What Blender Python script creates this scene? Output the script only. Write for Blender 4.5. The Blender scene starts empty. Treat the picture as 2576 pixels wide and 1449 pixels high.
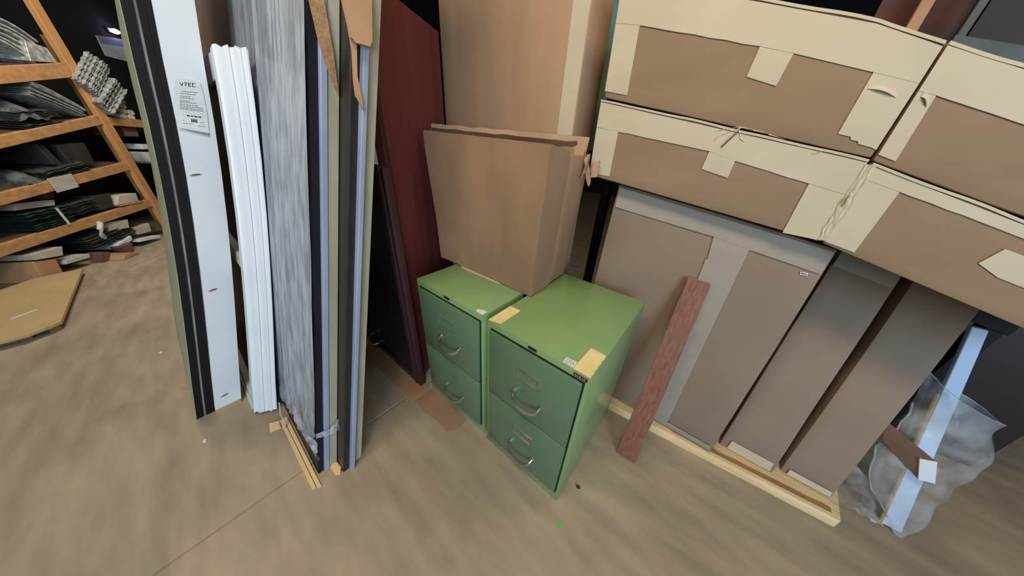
import bpy, bmesh, math, random
from mathutils import Vector, Matrix, noise
random.seed(7)
S = bpy.context.scene
COL = S.collection
PI = math.pi

# ------------------------------------------------------------------ camera, light, exposure
cam_d = bpy.data.cameras.new('camera'); cam = bpy.data.objects.new('camera', cam_d); COL.objects.link(cam)
RT = Vector((0.7715, 0.63426, 0.050013)); DN = Vector((0.342756, -0.348118, -0.872543)); FW = Vector((-0.536009, 0.69031, -0.48597))
m = Matrix.Identity(4)
for i in range(3):
    m[i][0] = RT[i]; m[i][1] = -DN[i]; m[i][2] = -FW[i]
m[2][3] = 1.312
cam.matrix_world = m
cam_d.sensor_width = 36.0; cam_d.sensor_fit = 'HORIZONTAL'; cam_d.lens = 36.0 * 650 / 2576
cam_d.clip_start = 0.02; cam_d.clip_end = 100
S.camera = cam

def lin(c):
    return tuple(((v / 255) / 12.92 if v / 255 <= 0.04045 else (((v / 255) + 0.055) / 1.055) ** 2.4) for v in c)

w = bpy.data.worlds.new('world'); S.world = w; w.use_nodes = True
bg = w.node_tree.nodes['Background']; bg.inputs[0].default_value = (0.80, 0.84, 0.90, 1); bg.inputs[1].default_value = 0.13

def area(name, loc, target, sx, sy, power, col):
    l = bpy.data.lights.new(name, 'AREA'); l.shape = 'RECTANGLE'; l.size = sx; l.size_y = sy; l.energy = power; l.color = col
    o = bpy.data.objects.new(name, l); COL.objects.link(o); o.location = loc
    d = Vector(target) - Vector(loc); o.rotation_euler = d.to_track_quat('-Z', 'Y').to_euler()
    return o
area('ceiling_lamp_warm', (-0.15, -0.55, 3.2), (-0.1, 0.6, 0.3), 1.6, 0.5, 55, (1.0, 0.82, 0.60))
area('dock_door_daylight', (4.1, -3.5, 1.9), (-1.2, 0.2, 0.9), 3.0, 3.0, 270, (0.56, 0.78, 1.0))
area('ceiling_lamp_back', (0.5, 1.40, 3.4), (-0.6, 1.3, 1.2), 0.9, 0.4, 16, (1.0, 0.80, 0.54))
area('aisle_fill_light', (-3.9, 0.1, 3.2), (-4.8, -0.6, 0.6), 1.6, 0.5, 66, (1.0, 0.90, 0.74))  # added fill, no source seen; brightens the rack and the left floor

S.view_settings.view_transform = 'Standard'; S.view_settings.look = 'None'
S.view_settings.exposure = 0.0; S.view_settings.gamma = 1.0; S.view_settings.use_curve_mapping = False

# ------------------------------------------------------------------ materials
def mat(name, c1, c2=None, rough=0.6, scale=6.0, stretch=(1, 1, 1), bump=0.0, bscale=None, bstretch=None, metal=0.0, spec=0.5, detail=4.0,
        lo=0.35, hi=0.65, emit=None):
    M = bpy.data.materials.new(name); M.use_nodes = True
    nt = M.node_tree; P = nt.nodes['Principled BSDF']
    P.inputs['Roughness'].default_value = rough; P.inputs['Metallic'].default_value = metal
    P.inputs['Specular IOR Level'].default_value = spec
    c2 = c2 or tuple(int(v * 0.9) for v in c1)
    tc = nt.nodes.new('ShaderNodeTexCoord')
    mp = nt.nodes.new('ShaderNodeMapping'); mp.inputs['Scale'].default_value = stretch
    nt.links.new(tc.outputs['Object'], mp.inputs['Vector'])
    nz = nt.nodes.new('ShaderNodeTexNoise'); nz.inputs['Scale'].default_value = scale; nz.inputs['Detail'].default_value = detail
    nt.links.new(mp.outputs[0], nz.inputs['Vector'])
    rp = nt.nodes.new('ShaderNodeValToRGB')
    rp.color_ramp.elements[0].position = lo; rp.color_ramp.elements[1].position = hi
    rp.color_ramp.elements[0].color = (*lin(c1), 1); rp.color_ramp.elements[1].color = (*lin(c2), 1)
    nt.links.new(nz.outputs['Fac'], rp.inputs[0]); nt.links.new(rp.outputs[0], P.inputs['Base Color'])
    if bump:
        n2 = nt.nodes.new('ShaderNodeTexNoise'); n2.inputs['Scale'].default_value = bscale or scale * 4; n2.inputs['Detail'].default_value = 3
        mp2 = nt.nodes.new('ShaderNodeMapping'); mp2.inputs['Scale'].default_value = bstretch or stretch
        nt.links.new(tc.outputs['Object'], mp2.inputs['Vector']); nt.links.new(mp2.outputs[0], n2.inputs['Vector'])
        b = nt.nodes.new('ShaderNodeBump'); b.inputs['Strength'].default_value = bump; b.inputs['Distance'].default_value = 0.01
        nt.links.new(n2.outputs['Fac'], b.inputs['Height']); nt.links.new(b.outputs[0], P.inputs['Normal'])
    if emit:
        P.inputs['Emission Color'].default_value = (*emit[0], 1); P.inputs['Emission Strength'].default_value = emit[1]
    return M

def film(name, col, rough, amin, amax, scale, stretch, bump=0.4, lo=0.35, hi=0.65):
    """clear plastic film: part transparent, part milky and glossy"""
    M = bpy.data.materials.new(name); M.use_nodes = True
    nt = M.node_tree; P = nt.nodes['Principled BSDF']; out = nt.nodes['Material Output']
    P.inputs['Base Color'].default_value = (*lin(col), 1); P.inputs['Roughness'].default_value = rough
    tr = nt.nodes.new('ShaderNodeBsdfTransparent'); mx = nt.nodes.new('ShaderNodeMixShader')
    tc = nt.nodes.new('ShaderNodeTexCoord'); mp = nt.nodes.new('ShaderNodeMapping'); mp.inputs['Scale'].default_value = stretch
    nz = nt.nodes.new('ShaderNodeTexNoise'); nz.inputs['Scale'].default_value = scale; nz.inputs['Detail'].default_value = 5
    mr = nt.nodes.new('ShaderNodeMapRange'); mr.inputs[1].default_value = lo; mr.inputs[2].default_value = hi
    mr.inputs[3].default_value = amin; mr.inputs[4].default_value = amax
    nt.links.new(tc.outputs['Object'], mp.inputs[0]); nt.links.new(mp.outputs[0], nz.inputs['Vector'])
    nt.links.new(nz.outputs['Fac'], mr.inputs[0]); nt.links.new(mr.outputs[0], mx.inputs[0])
    nt.links.new(tr.outputs[0], mx.inputs[1]); nt.links.new(P.outputs[0], mx.inputs[2]); nt.links.new(mx.outputs[0], out.inputs['Surface'])
    b = nt.nodes.new('ShaderNodeBump'); b.inputs['Strength'].default_value = bump; b.inputs['Distance'].default_value = 0.01
    nt.links.new(nz.outputs['Fac'], b.inputs['Height']); nt.links.new(b.outputs[0], P.inputs['Normal'])
    return M

def concrete():
    M = mat('concrete', (175, 162, 141), (157, 145, 125), rough=0.6, scale=1.6, detail=8, bump=0.04, bscale=40, spec=0.3)
    nt = M.node_tree; P = nt.nodes['Principled BSDF']; rp = [n for n in nt.nodes if n.type == 'VALTORGB'][0]
    tc = [n for n in nt.nodes if n.type == 'TEX_COORD'][0]
    # streaky trowel and drag marks
    mp = nt.nodes.new('ShaderNodeMapping'); mp.inputs['Rotation'].default_value = (0, 0, math.radians(28)); mp.inputs['Scale'].default_value = (2.2, 9, 1)
    nz = nt.nodes.new('ShaderNodeTexNoise'); nz.inputs['Scale'].default_value = 1.5; nz.inputs['Detail'].default_value = 6
    nt.links.new(tc.outputs['Object'], mp.inputs[0]); nt.links.new(mp.outputs[0], nz.inputs['Vector'])
    r2 = nt.nodes.new('ShaderNodeValToRGB'); r2.color_ramp.elements[0].position = 0.33; r2.color_ramp.elements[1].position = 0.68
    r2.color_ramp.elements[0].color = (0.80, 0.80, 0.82, 1); r2.color_ramp.elements[1].color = (1.10, 1.09, 1.06, 1)
    nt.links.new(nz.outputs['Fac'], r2.inputs[0])
    mx = nt.nodes.new('ShaderNodeMix'); mx.data_type = 'RGBA'; mx.blend_type = 'MULTIPLY'; mx.inputs[0].default_value = 1.0
    nt.links.new(rp.outputs[0], mx.inputs[6]); nt.links.new(r2.outputs[0], mx.inputs[7])
    # dark oil stains
    n3 = nt.nodes.new('ShaderNodeTexNoise'); n3.inputs['Scale'].default_value = 2.3; n3.inputs['Detail'].default_value = 7
    nt.links.new(tc.outputs['Object'], n3.inputs['Vector'])
    r3 = nt.nodes.new('ShaderNodeValToRGB'); r3.color_ramp.elements[0].position = 0.60; r3.color_ramp.elements[1].position = 0.74
    r3.color_ramp.elements[0].color = (1, 1, 1, 1); r3.color_ramp.elements[1].color = (0.74, 0.72, 0.71, 1)
    nt.links.new(n3.outputs['Fac'], r3.inputs[0])
    m2 = nt.nodes.new('ShaderNodeMix'); m2.data_type = 'RGBA'; m2.blend_type = 'MULTIPLY'; m2.inputs[0].default_value = 1.0
    nt.links.new(mx.outputs[2], m2.inputs[6]); nt.links.new(r3.outputs[0], m2.inputs[7])
    # pale scuffs and specks
    n4 = nt.nodes.new('ShaderNodeTexNoise'); n4.inputs['Scale'].default_value = 9; n4.inputs['Detail'].default_value = 4
    nt.links.new(mp.outputs[0], n4.inputs['Vector'])
    r4 = nt.nodes.new('ShaderNodeValToRGB'); r4.color_ramp.elements[0].position = 0.68; r4.color_ramp.elements[1].position = 0.80
    r4.color_ramp.elements[0].color = (0, 0, 0, 1); r4.color_ramp.elements[1].color = (0.5, 0.5, 0.5, 1)
    nt.links.new(n4.outputs['Fac'], r4.inputs[0])
    m3 = nt.nodes.new('ShaderNodeMix'); m3.data_type = 'RGBA'; m3.blend_type = 'MIX'
    nt.links.new(r4.outputs[0], m3.inputs[0]); nt.links.new(m2.outputs[2], m3.inputs[6]); m3.inputs[7].default_value = (*lin((190, 178, 158)), 1)
    nt.links.new(m3.outputs[2], P.inputs['Base Color'])
    return M

def wood(name, c1, c2, axis='x', scale=9, rough=0.6):
    st = {'x': (0.5, 9, 9), 'y': (9, 0.5, 9), 'z': (9, 9, 0.5)}[axis]
    return mat(name, c1, c2, rough=rough, scale=scale * 0.6, stretch=st, detail=6, bump=0.25, bscale=scale, lo=0.3, hi=0.7)

MT = dict(
    concrete=concrete(),
    kraft=mat('kraft_board', (155, 129, 102), (146, 121, 95), 0.75, 3, (1, 1, 3), 0.05, 60, (0.05, 1, 1.0), spec=0.25),
    kraft2=mat('kraft_board_grey', (152, 131, 113), (144, 124, 107), 0.75, 3, (1, 1, 1), 0.06, 60, spec=0.25),
    carton=mat('carton_brown', (178, 144, 112), (168, 134, 103), 0.7, 2.5, (3, 3, 0.6), 0.06, 55, (1, 1, 0.05), spec=0.3),
    carton_dull=mat('carton_dull', (160, 127, 97), (144, 114, 88), 0.7, 3.5, (1.6, 1.6, 0.8), 0.06, 55, (1, 1, 0.05), spec=0.3, detail=6),
    carton_shade=mat('carton_interior_shade', (92, 66, 46), (74, 52, 36), 0.9, 8),  # carton brown darkened to carry the shade of the open slot
    tape=mat('paper_tape', (208, 194, 166), (200, 186, 158), 0.5, 5, (1, 1, 2), 0.05, 14, (0.5, 1, 2), spec=0.35),
    tape2=mat('paper_tape_grey', (170, 158, 144), (162, 151, 137), 0.55, 5, (1, 1, 2), 0.04, 30, spec=0.35),
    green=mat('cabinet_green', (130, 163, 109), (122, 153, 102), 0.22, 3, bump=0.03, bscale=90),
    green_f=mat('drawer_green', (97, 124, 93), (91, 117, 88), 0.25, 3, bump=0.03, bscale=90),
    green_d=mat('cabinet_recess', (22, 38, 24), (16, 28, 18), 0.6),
    nickel=mat('nickel', (200, 196, 184), (176, 172, 160), 0.28, 20, metal=0.9),
    yellow=mat('masking_tape', (228, 218, 166), (212, 198, 138), 0.55, 14, detail=6, bump=0.1),
    sticker=mat('white_sticker', (222, 226, 228), (206, 210, 214), 0.5, 8),
    ink=mat('ink', (96, 100, 110), (80, 84, 92), 0.6),
    inkd=mat('dark_ink', (40, 42, 48), (30, 32, 36), 0.6),
    redlab=mat('red_label', (104, 20, 20), (88, 14, 16), 0.35),
    badge=mat('badge_black', (24, 34, 28), (14, 20, 16), 0.3),
    black=mat('black_paint', (19, 18, 21), (14, 13, 16), 0.55, 6, (6, 6, 0.4), spec=0.25),
    navy=mat('navy_edge', (26, 27, 36), (20, 21, 30), 0.5, 6, (6, 6, 0.4), spec=0.3),
    dkbrown=mat('dark_brown_paint', (44, 37, 34), (35, 30, 28), 0.4, 8, (8, 8, 0.3), 0.05, 30),
    grey=mat('grey_strip', (150, 146, 146), (112, 108, 108), 0.4, 12, (1, 1, 0.6)),
    bluegrey=mat('weatherstrip', (154, 164, 188), (144, 154, 178), 0.5, 5, (1, 1, 1)),
    beige=mat('primed_beige', (178, 170, 146), (164, 156, 132), 0.55, 4, (4, 4, 0.5)),
    pale=mat('pale_green_panel', (176, 184, 150), (160, 160, 132), 0.6, 5, (3, 3, 1.2)),
    white=mat('white_paint', (222, 228, 234), (214, 220, 228), 0.42, 5, bump=0.02),
    vinyl=mat('white_vinyl', (230, 234, 240), (224, 229, 236), 0.3, 5),
    vinyl_y=mat('aged_vinyl', (214, 216, 196), (198, 202, 180), 0.4, 8),
    bare=mat('bare_timber', (186, 158, 110), (160, 130, 84), 0.7, 12, (4, 1, 1)),
    glass=mat('dark_glass', (32, 50, 46), (26, 43, 40), 0.45, 2, spec=0.12),
    glass2=mat('bronze_glass', (34, 31, 25), (29, 27, 21), 0.3, 2, spec=0.3),
    red=mat('oxblood_paint', (108, 46, 42), (94, 38, 36), 0.6, 3, (5, 5, 0.4), 0.05, 30),
    redd=mat('oxblood_trim', (66, 28, 28), (52, 22, 22), 0.65, 3, (5, 5, 0.4)),
    brass=mat('brass', (190, 172, 120), (160, 140, 90), 0.3, 20, metal=0.9),
    skid=wood('pine', (240, 214, 168), (220, 188, 140), 'x'),
    bark=wood('pine_wane', (176, 136, 98), (150, 112, 78), 'x'),
    plank=mat('reddish_hardwood', (148, 100, 82), (118, 74, 60), 0.5, 9, (12, 9, 0.35), 0.12, 14, (12, 9, 0.35), detail=5, lo=0.3, hi=0.7),
    post=wood('rack_post', (204, 152, 96), (182, 130, 80), 'z', 9, 0.7),
    beam=wood('rack_beam', (196, 150, 98), (166, 120, 80), 'x', 5, 0.7),
    deck=mat('shelf_deck', (92, 66, 44), (70, 50, 34), 0.85, 8),
    metal_w=mat('galvanised_strip', (206, 208, 204), (140, 144, 142), 0.45, 30, metal=0.2),
    metal_d=mat('dark_strip', (92, 92, 84), (54, 54, 50), 0.5, 30, metal=0.2),
    metal_g=mat('green_strip', (40, 72, 54), (24, 46, 34), 0.5, 30),
    roll=mat('white_roll', (214, 214, 204), (190, 190, 176), 0.7, 10, bump=0.2),
    greybag=mat('grey_plastic', (110, 112, 112), (64, 66, 66), 0.4, 12, bump=0.5),
    dark=mat('dark_panel', (58, 54, 52), (46, 42, 41), 0.6, 5),
    paperbox=mat('pale_board', (196, 190, 176), (178, 172, 158), 0.7, 8),
    boxbrown=mat('old_carton', (190, 148, 112), (168, 128, 94), 0.75, 6),
    boxdark=mat('old_carton_shade', (120, 92, 74), (100, 76, 60), 0.8, 6),
    wall=mat('wall_dark', (34, 32, 30), (24, 23, 22), 0.9, 2),
    ceil=mat('ceiling_dark', (40, 38, 36), (30, 28, 27), 0.9, 2),
    rust=mat('rust_panel', (84, 44, 36), (60, 32, 28), 0.7, 4, (1, 1, 3)),
    maroon=mat('maroon_panel', (40, 12, 16), (28, 8, 12), 0.5, 4),
    steel=mat('grey_steel', (84, 92, 90), (66, 72, 72), 0.5, 8),
    dot=mat('green_sticker', (60, 214, 60), (48, 196, 52), 0.5, 8),
    line=mat('floor_line', (176, 164, 138), (140, 128, 106), 0.7, 20, detail=6),
    hard=mat('hardboard', (196, 172, 128), (182, 158, 116), 0.6, 3, bump=0.04),
    hardedge=mat('hardboard_edge', (150, 118, 76), (132, 102, 66), 0.7, 10),
    floorcard=mat('floor_carton', (176, 136, 98), (164, 126, 92), 0.8, 4, bump=0.05),
    worncard=mat('worn_floor_carton', (158, 122, 98), (140, 116, 94), 0.8, 8, detail=7),
    bulb=mat('bulb_glow', (255, 255, 255), rough=0.3, emit=((0.62, 0.55, 1.0), 14.0)),
    blueprint=mat('sign_blue', (120, 170, 205), (110, 160, 196), 0.5),
    pinkprint=mat('sign_pink', (206, 160, 160), (190, 146, 148), 0.5),
    wrap=film('stretch_wrap', (172, 181, 192), 0.22, 0.66, 1.0, 3.2, (11, 11, 0.09), 0.14, 0.36, 0.60),
    wrapb=film('stretch_wrap_loose', (196, 200, 206), 0.2, 0.25, 0.8, 12, (3, 3, 3), 0.6),
    bag=film('clear_bag', (205, 206, 208), 0.08, 0.05, 0.50, 3.4, (2, 2, 2), 0.5, 0.37, 0.64),
)

# ------------------------------------------------------------------ mesh helpers
class MB:
    def __init__(s): s.v = []; s.f = []
    def add(s, vs, fs):
        n = len(s.v); s.v += [tuple(p) for p in vs]; s.f += [tuple(i + n for i in q) for q in fs]; return s
    def hexa(s, p):     # p: bottom 4 then top 4, same order
        return s.add(p, [(3, 2, 1, 0), (4, 5, 6, 7), (0, 1, 5, 4), (1, 2, 6, 5), (2, 3, 7, 6), (3, 0, 4, 7)])
    def box(s, x0, x1, y0, y1, z0, z1, k=0.0):   # k shears y with height (a lean)
        P = lambda x, y, z: (x, y + k * z, z)
        return s.hexa([P(x0, y0, z0), P(x1, y0, z0), P(x1, y1, z0), P(x0, y1, z0), P(x0, y0, z1), P(x1, y0, z1), P(x1, y1, z1), P(x0, y1, z1)])
    def bow(s, x0, x1, y0, y1, z0, z1, k, c=0.036, n=12):   # leaning board, slightly bowed along its height
        Y = lambda z: k * z + c * z ** 1.5 * max(0.0, 1.6 - z)
        zs = [z0 + (z1 - z0) * i / n for i in range(n + 1)]
        vs = [p for z in zs for p in ((x0, y0 + Y(z), z), (x1, y0 + Y(z), z), (x1, y1 + Y(z), z), (x0, y1 + Y(z), z))]
        fs = [(3, 2, 1, 0), (4 * n, 4 * n + 1, 4 * n + 2, 4 * n + 3)]
        for i in range(n):
            for j in range(4): fs.append((i * 4 + j, i * 4 + (j + 1) % 4, i * 4 + 4 + (j + 1) % 4, i * 4 + 4 + j))
        return s.add(vs, fs)
    def prism(s, poly, vec):   # polygon of 3-D points pushed along vec
        n = len(poly); v = Vector(vec)
        top = [tuple(Vector(p) + v) for p in poly]
        fs = [tuple(range(n))[::-1], tuple(range(n, 2 * n))] + [(i, (i + 1) % n, n + (i + 1) % n, n + i) for i in range(n)]
        return s.add(list(poly) + top, fs)
    def tube(s, pts, r, n=8, ry=None, closed_caps=True):
        pts = [Vector(p) for p in pts]; rings = []
        up = Vector((0, 0, 1))
        for i, p in enumerate(pts):
            t = (pts[min(i + 1, len(pts) - 1)] - pts[max(i - 1, 0)]).normalized()
            a = t.cross(up)
            if a.length < 1e-4: a = t.cross(Vector((1, 0, 0)))
            a.normalize(); b = a.cross(t).normalized()
            rr = r[i] if isinstance(r, (list, tuple)) else r
            rings.append([p + a * rr * math.cos(2 * PI * j / n) + b * (ry or rr) * math.sin(2 * PI * j / n) for j in range(n)])
        vs = [q for R in rings for q in R]; fs = []
        for i in range(len(pts) - 1):
            for j in range(n):
                fs.append((i * n + j, i * n + (j + 1) % n, (i + 1) * n + (j + 1) % n, (i + 1) * n + j))
        if closed_caps:
            fs.append(tuple(range(n))[::-1]); fs.append(tuple(range((len(pts) - 1) * n, len(pts) * n)))
        return s.add(vs, fs)
    def grid(s, fn, nu, nv):
        vs = [fn(i / nu, j / nv) for j in range(nv + 1) for i in range(nu + 1)]
        fs = [(j * (nu + 1) + i, j * (nu + 1) + i + 1, (j + 1) * (nu + 1) + i + 1, (j + 1) * (nu + 1) + i) for j in range(nv) for i in range(nu)]
        return s.add(vs, fs)
    def build(s, name, m, parent=None, bevel=0.0, seg=1, cuts=0, amp=0.0, freq=4.0, smooth=30, solid=0.0, seed=0):
        bm = bmesh.new()
        org = Vector(parent_loc(parent))
        vs = [bm.verts.new(Vector(p) - org) for p in s.v]
        for q in s.f:
            try: bm.faces.new([vs[i] for i in q])
            except ValueError: pass
        bmesh.ops.recalc_face_normals(bm, faces=bm.faces)
        if bevel: bmesh.ops.bevel(bm, geom=list(bm.edges), offset=bevel, segments=seg, affect='EDGES', profile=0.5, clamp_overlap=True)
        if cuts:
            for _ in range(cuts):
                bmesh.ops.subdivide_edges(bm, edges=[e for e in bm.edges if e.calc_length() > 0.05], cuts=1, use_grid_fill=True)
        if amp:
            for v in bm.verts:
                q = (v.co + org) * freq + Vector((seed, seed * 2.1, seed * 3.7))
                v.co += noise.noise_vector(q) * amp
        if solid:
            bmesh.ops.solidify(bm, geom=list(bm.faces), thickness=solid)
        me = bpy.data.meshes.new(name); bm.to_mesh(me); bm.free()
        me.materials.append(MT[m] if isinstance(m, str) else m)
        if smooth:
            for p in me.polygons: p.use_smooth = True
            me.set_sharp_from_angle(angle=math.radians(smooth))
        o = bpy.data.objects.new(name, me); COL.objects.link(o)
        if parent is not None: o.parent = parent
        return o

def parent_loc(p):
    L = Vector((0, 0, 0))
    while p is not None:
        L += Vector(p.location); p = p.parent
    return L

def tag(o, label, cat, group=None):
    o['label'] = label; o['category'] = cat
    if group: o['group'] = group
    return o
def thing(name, loc, label, cat, group=None):
    o = bpy.data.objects.new(name, None); COL.objects.link(o); o.location = loc; o.empty_display_size = 0.05
    return tag(o, label, cat, group)
def structure(o):
    o['kind'] = 'structure'; return o

def xz(poly, y, k=0.0):      # polygon given as (x, z) on a (leaning) plane
    return [(x, y + k * z, z) for x, z in poly]
def strip(poly, y, m, parent, name='tape_strip', k=0.0, th=0.0012, rag=0.0, label=None):
    pts = xz(poly, y, k)
    o = MB().prism(pts, (0, -th, 0)).build(name, m, parent)
    if label: o['label'] = label
    return o

# ------------------------------------------------------------------ the room
fl = MB()
def floor_mesh():
    # one slab with a recessed control joint running along Y near X = -1.05
    prof = [(-14, 0), (-1.063, 0), (-1.060, -0.006), (-1.052, -0.006), (-1.049, 0), (9, 0), (9, -0.1), (-14, -0.1)]
    b = MB(); b.prism([(x, -8, z) for x, z in prof], (0, 17, 0)); return b
structure(floor_mesh().build('floor', 'concrete', smooth=0))
structure(MB().box(-14, 9, 9.0, 9.2, 0, 4.6).build('wall_back', 'wall', smooth=0))
structure(MB().box(-14, 9, -8, 9.2, 4.6, 4.7).build('ceiling', 'ceil', smooth=0))
RA = Vector((-4.576, -1.12, 0)); RD = Vector((-0.8, 0.6, 0)); RN = Vector((0.6, 0.8, 0)) * 1.0
# the rack's front plane: t runs along it to the right, o comes out of it towards the aisle, z is up
RN = Vector((0.6, 0.8, 0))
def rk(t, o, z): return tuple(RA + RD * t + RN * o + Vector((0, 0, z)))
b = MB(); b.hexa([rk(-6, -1.05, 0), rk(10, -1.05, 0), rk(10, -1.2, 0), rk(-6, -1.2, 0), rk(-6, -1.05, 4.6), rk(10, -1.05, 4.6), rk(10, -1.2, 4.6), rk(-6, -1.2, 4.6)])
structure(b.build('wall_left', 'wall', smooth=0))

# painted line on the floor in front of the rack
b = MB(); b.prism([(-4.250, -0.835, 0.0005), (-5.40, 0.10, 0.0005), (-5.42, 0.08, 0.0005), (-4.270, -0.855, 0.0005)], (0, 0, 0.001))
o = b.build('trim_1', 'line', smooth=0); structure(o)

# ------------------------------------------------------------------ filing cabinets
def cabinet(x0, x1, y0, y1, label, dz, hx, holders, stick):
    H = 0.74
    t = thing('filing_cabinet', ((x0 + x1) / 2, (y0 + y1) / 2, 0), label, 'filing cabinet', 'green two-drawer filing cabinets')
    b = MB()
    # open-fronted steel shell: sides, top, back, bottom
    b.box(x0, x1, y0, y1, 0, H)
    body = b.build('body', 'green', t, bevel=0.003, seg=2)
    # dark reveal behind the drawers
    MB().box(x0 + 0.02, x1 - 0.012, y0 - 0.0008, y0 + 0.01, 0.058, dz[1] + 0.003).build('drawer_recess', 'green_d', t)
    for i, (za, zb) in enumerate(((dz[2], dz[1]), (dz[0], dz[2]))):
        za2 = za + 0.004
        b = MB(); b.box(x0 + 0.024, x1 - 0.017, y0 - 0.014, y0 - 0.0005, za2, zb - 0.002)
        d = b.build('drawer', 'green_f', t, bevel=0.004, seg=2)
        # bow handle
        zc = hx[2 + i]; xa, xb = hx[0], hx[1]
        pts = []
        for j in range(13):
            s = j / 12; a = PI * s
            pts.append((xa + (xb - xa) * (0.5 - 0.5 * math.cos(a)) , y0 - 0.014 - 0.036 * math.sin(a) ** 0.7, zc - 0.024 * math.sin(a) ** 0.8))
        h = MB().tube(pts, 0.0045, 8, ry=0.008).build('handle', 'nickel', d); 
        for xx in (xa, xb):
            MB().tube([(xx, y0 - 0.0135, zc), (xx, y0 - 0.0175, zc)], 0.011, 12).build('handle_foot', 'nickel', d)
        # label holder frame
        hx0, hx1, hz0, hz1 = holders[i]
        yy = y0 - 0.0138; b = MB(); e = 0.0042
        b.box(hx0, hx1, yy - 0.004, yy, hz1 - e, hz1); b.box(hx0, hx1, yy - 0.004, yy, hz0, hz0 + e)
        b.box(hx0, hx0 + e, yy - 0.004, yy, hz0 + e, hz1 - e); b.box(hx1 - e * 1.8, hx1, yy - 0.004, yy, hz0 + e, hz1 - e)
        b.build('label_holder', 'nickel' if stick == 'right' else 'green_f', d)
    return t
cr = cabinet(-0.542, -0.132, 0.560, 1.126, 'green filing cabinet nearest the camera, with two yellow tape patches on its top', (0.064, 0.712, 0.388), (-0.384, -0.266, 0.500, 0.172),
             [(-0.378, -0.283, 0.578, 0.626), (-0.374, -0.282, 0.252, 0.299)], 'right')
cl = cabinet(-1.011, -0.570, 0.568, 1.134, 'green filing cabinet farther left, beside the dark red door, under the carton', (0.060, 0.709, 0.372), (-0.842, -0.708, 0.496, 0.168),
             [(-0.841, -0.738, 0.576, 0.624), (-0.832, -0.735, 0.243, 0.286)], 'left')
# maker's badges
MB().box(-0.352, -0.318, 0.5575, 0.5605, 0.7215, 0.7325).build('badge', 'badge', cr, bevel=0.001)
MB().box(-0.806, -0.771, 0.5655, 0.5685, 0.7215, 0.7325).build('badge', 'badge', cl, bevel=0.001)
# yellow tape patches and the stickers on the near cabinet
b = MB(); b.prism([(-0.540, 0.563, 0.7402), (-0.4895, 0.577, 0.7402), (-0.489, 0.693, 0.7402), (-0.5405, 0.693, 0.7402)], (0, 0, 0.0008)); o = b.build('tape_patch', 'yellow', cr); o['label'] = 'short yellow tape patch at the left front corner'
pp = [(-0.187, 0.683), (-0.150, 0.6815), (-0.1345, 0.679)] + [(-0.1335 - 0.004 * (i % 2), 0.66 - i * 0.0128) for i in range(8)] + [(-0.134, 0.5605), (-0.1895, 0.5605)]
b = MB(); b.prism([(x, y, 0.7402) for x, y in pp], (0, 0, 0.0009)); o = b.build('tape_patch', 'yellow', cr); o['label'] = 'long ragged yellow tape patch at the right front corner'
b = MB(); b.prism([(-0.227, 0.590, 0.7402), (-0.2265, 0.564, 0.7402), (-0.191, 0.5635, 0.7402), (-0.191, 0.592, 0.7402)], (0, 0, 0.0006)); o = b.build('sticker', 'sticker', cr); o['label'] = 'small white handwritten sticker'
b = MB()
for r_, yy in enumerate((0.584, 0.577, 0.570)):
    x = -0.223
    while x < -0.197:
        l = random.uniform(0.003, 0.007); b.box(x, min(x + l, -0.195), yy - 0.0008, yy + random.uniform(0.0005, 0.0022), 0.7407, 0.7410); x += l + 0.002
b.build('handwriting', 'ink', o, smooth=0)['kind'] = 'stuff'
o = MB().box(-0.184, -0.139, 0.5588, 0.5602, 0.7185, 0.7315).build('embossed_label', 'redlab', cr, bevel=0.0005); o['label'] = 'red embossed strip with worn pale characters'
b = MB()
for x, h_ in ((-0.1765, 0.0045), (-0.170, 0.003), (-0.163, 0.006), (-0.1555, 0.002), (-0.149, 0.0042)):
    b.box(x - 0.0017, x + 0.0017, 0.5582, 0.5590, 0.7248 - h_ / 2, 0.7248 + h_ / 2)
b.build('embossed_characters', 'paperbox', o, smooth=0)['kind'] = 'stuff'
# torn white sticker on the far cabinet
pp = [(-0.612, 0.5705), (-0.578, 0.5705), (-0.5795, 0.601), (-0.588, 0.592), (-0.592, 0.603), (-0.598, 0.590), (-0.604, 0.600), (-0.609, 0.586), (-0.618, 0.593), (-0.6185, 0.579)]
b = MB(); b.prism([(x, y, 0.7402) for x, y in pp], (0, 0, 0.0006)); o = b.build('sticker', 'sticker', cl); o['label'] = 'torn remains of a white sticker'

# ------------------------------------------------------------------ cartons on and behind the cabinets
c1 = thing('open_carton', (-0.83, 0.875, 0.742), 'tall brown carton standing across both green cabinets, its front face towards the aisle', 'carton')
W = 0.005
# front carton: four walls and a floor, top open and crushed
z0 = 0.744
def shell(parent, bot, top, seed):
    b = MB(); b.add(bot + top, [(3, 2, 1, 0), (0, 1, 5, 4), (1, 2, 6, 5), (2, 3, 7, 6), (3, 0, 4, 7)])
    return b.build('body', 'carton_dull', parent, cuts=4, amp=0.004, freq=6, solid=0.005, seed=seed)
shell(c1, [(-1.135, 0.805, z0), (-0.520, 0.805, z0), (-0.520, 0.945, z0), (-1.135, 0.945, z0)],
      [(-1.188, 0.803, 1.348), (-0.500, 0.803, 1.318), (-0.502, 0.945, 1.300), (-1.188, 0.945, 1.322)], 0)
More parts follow.
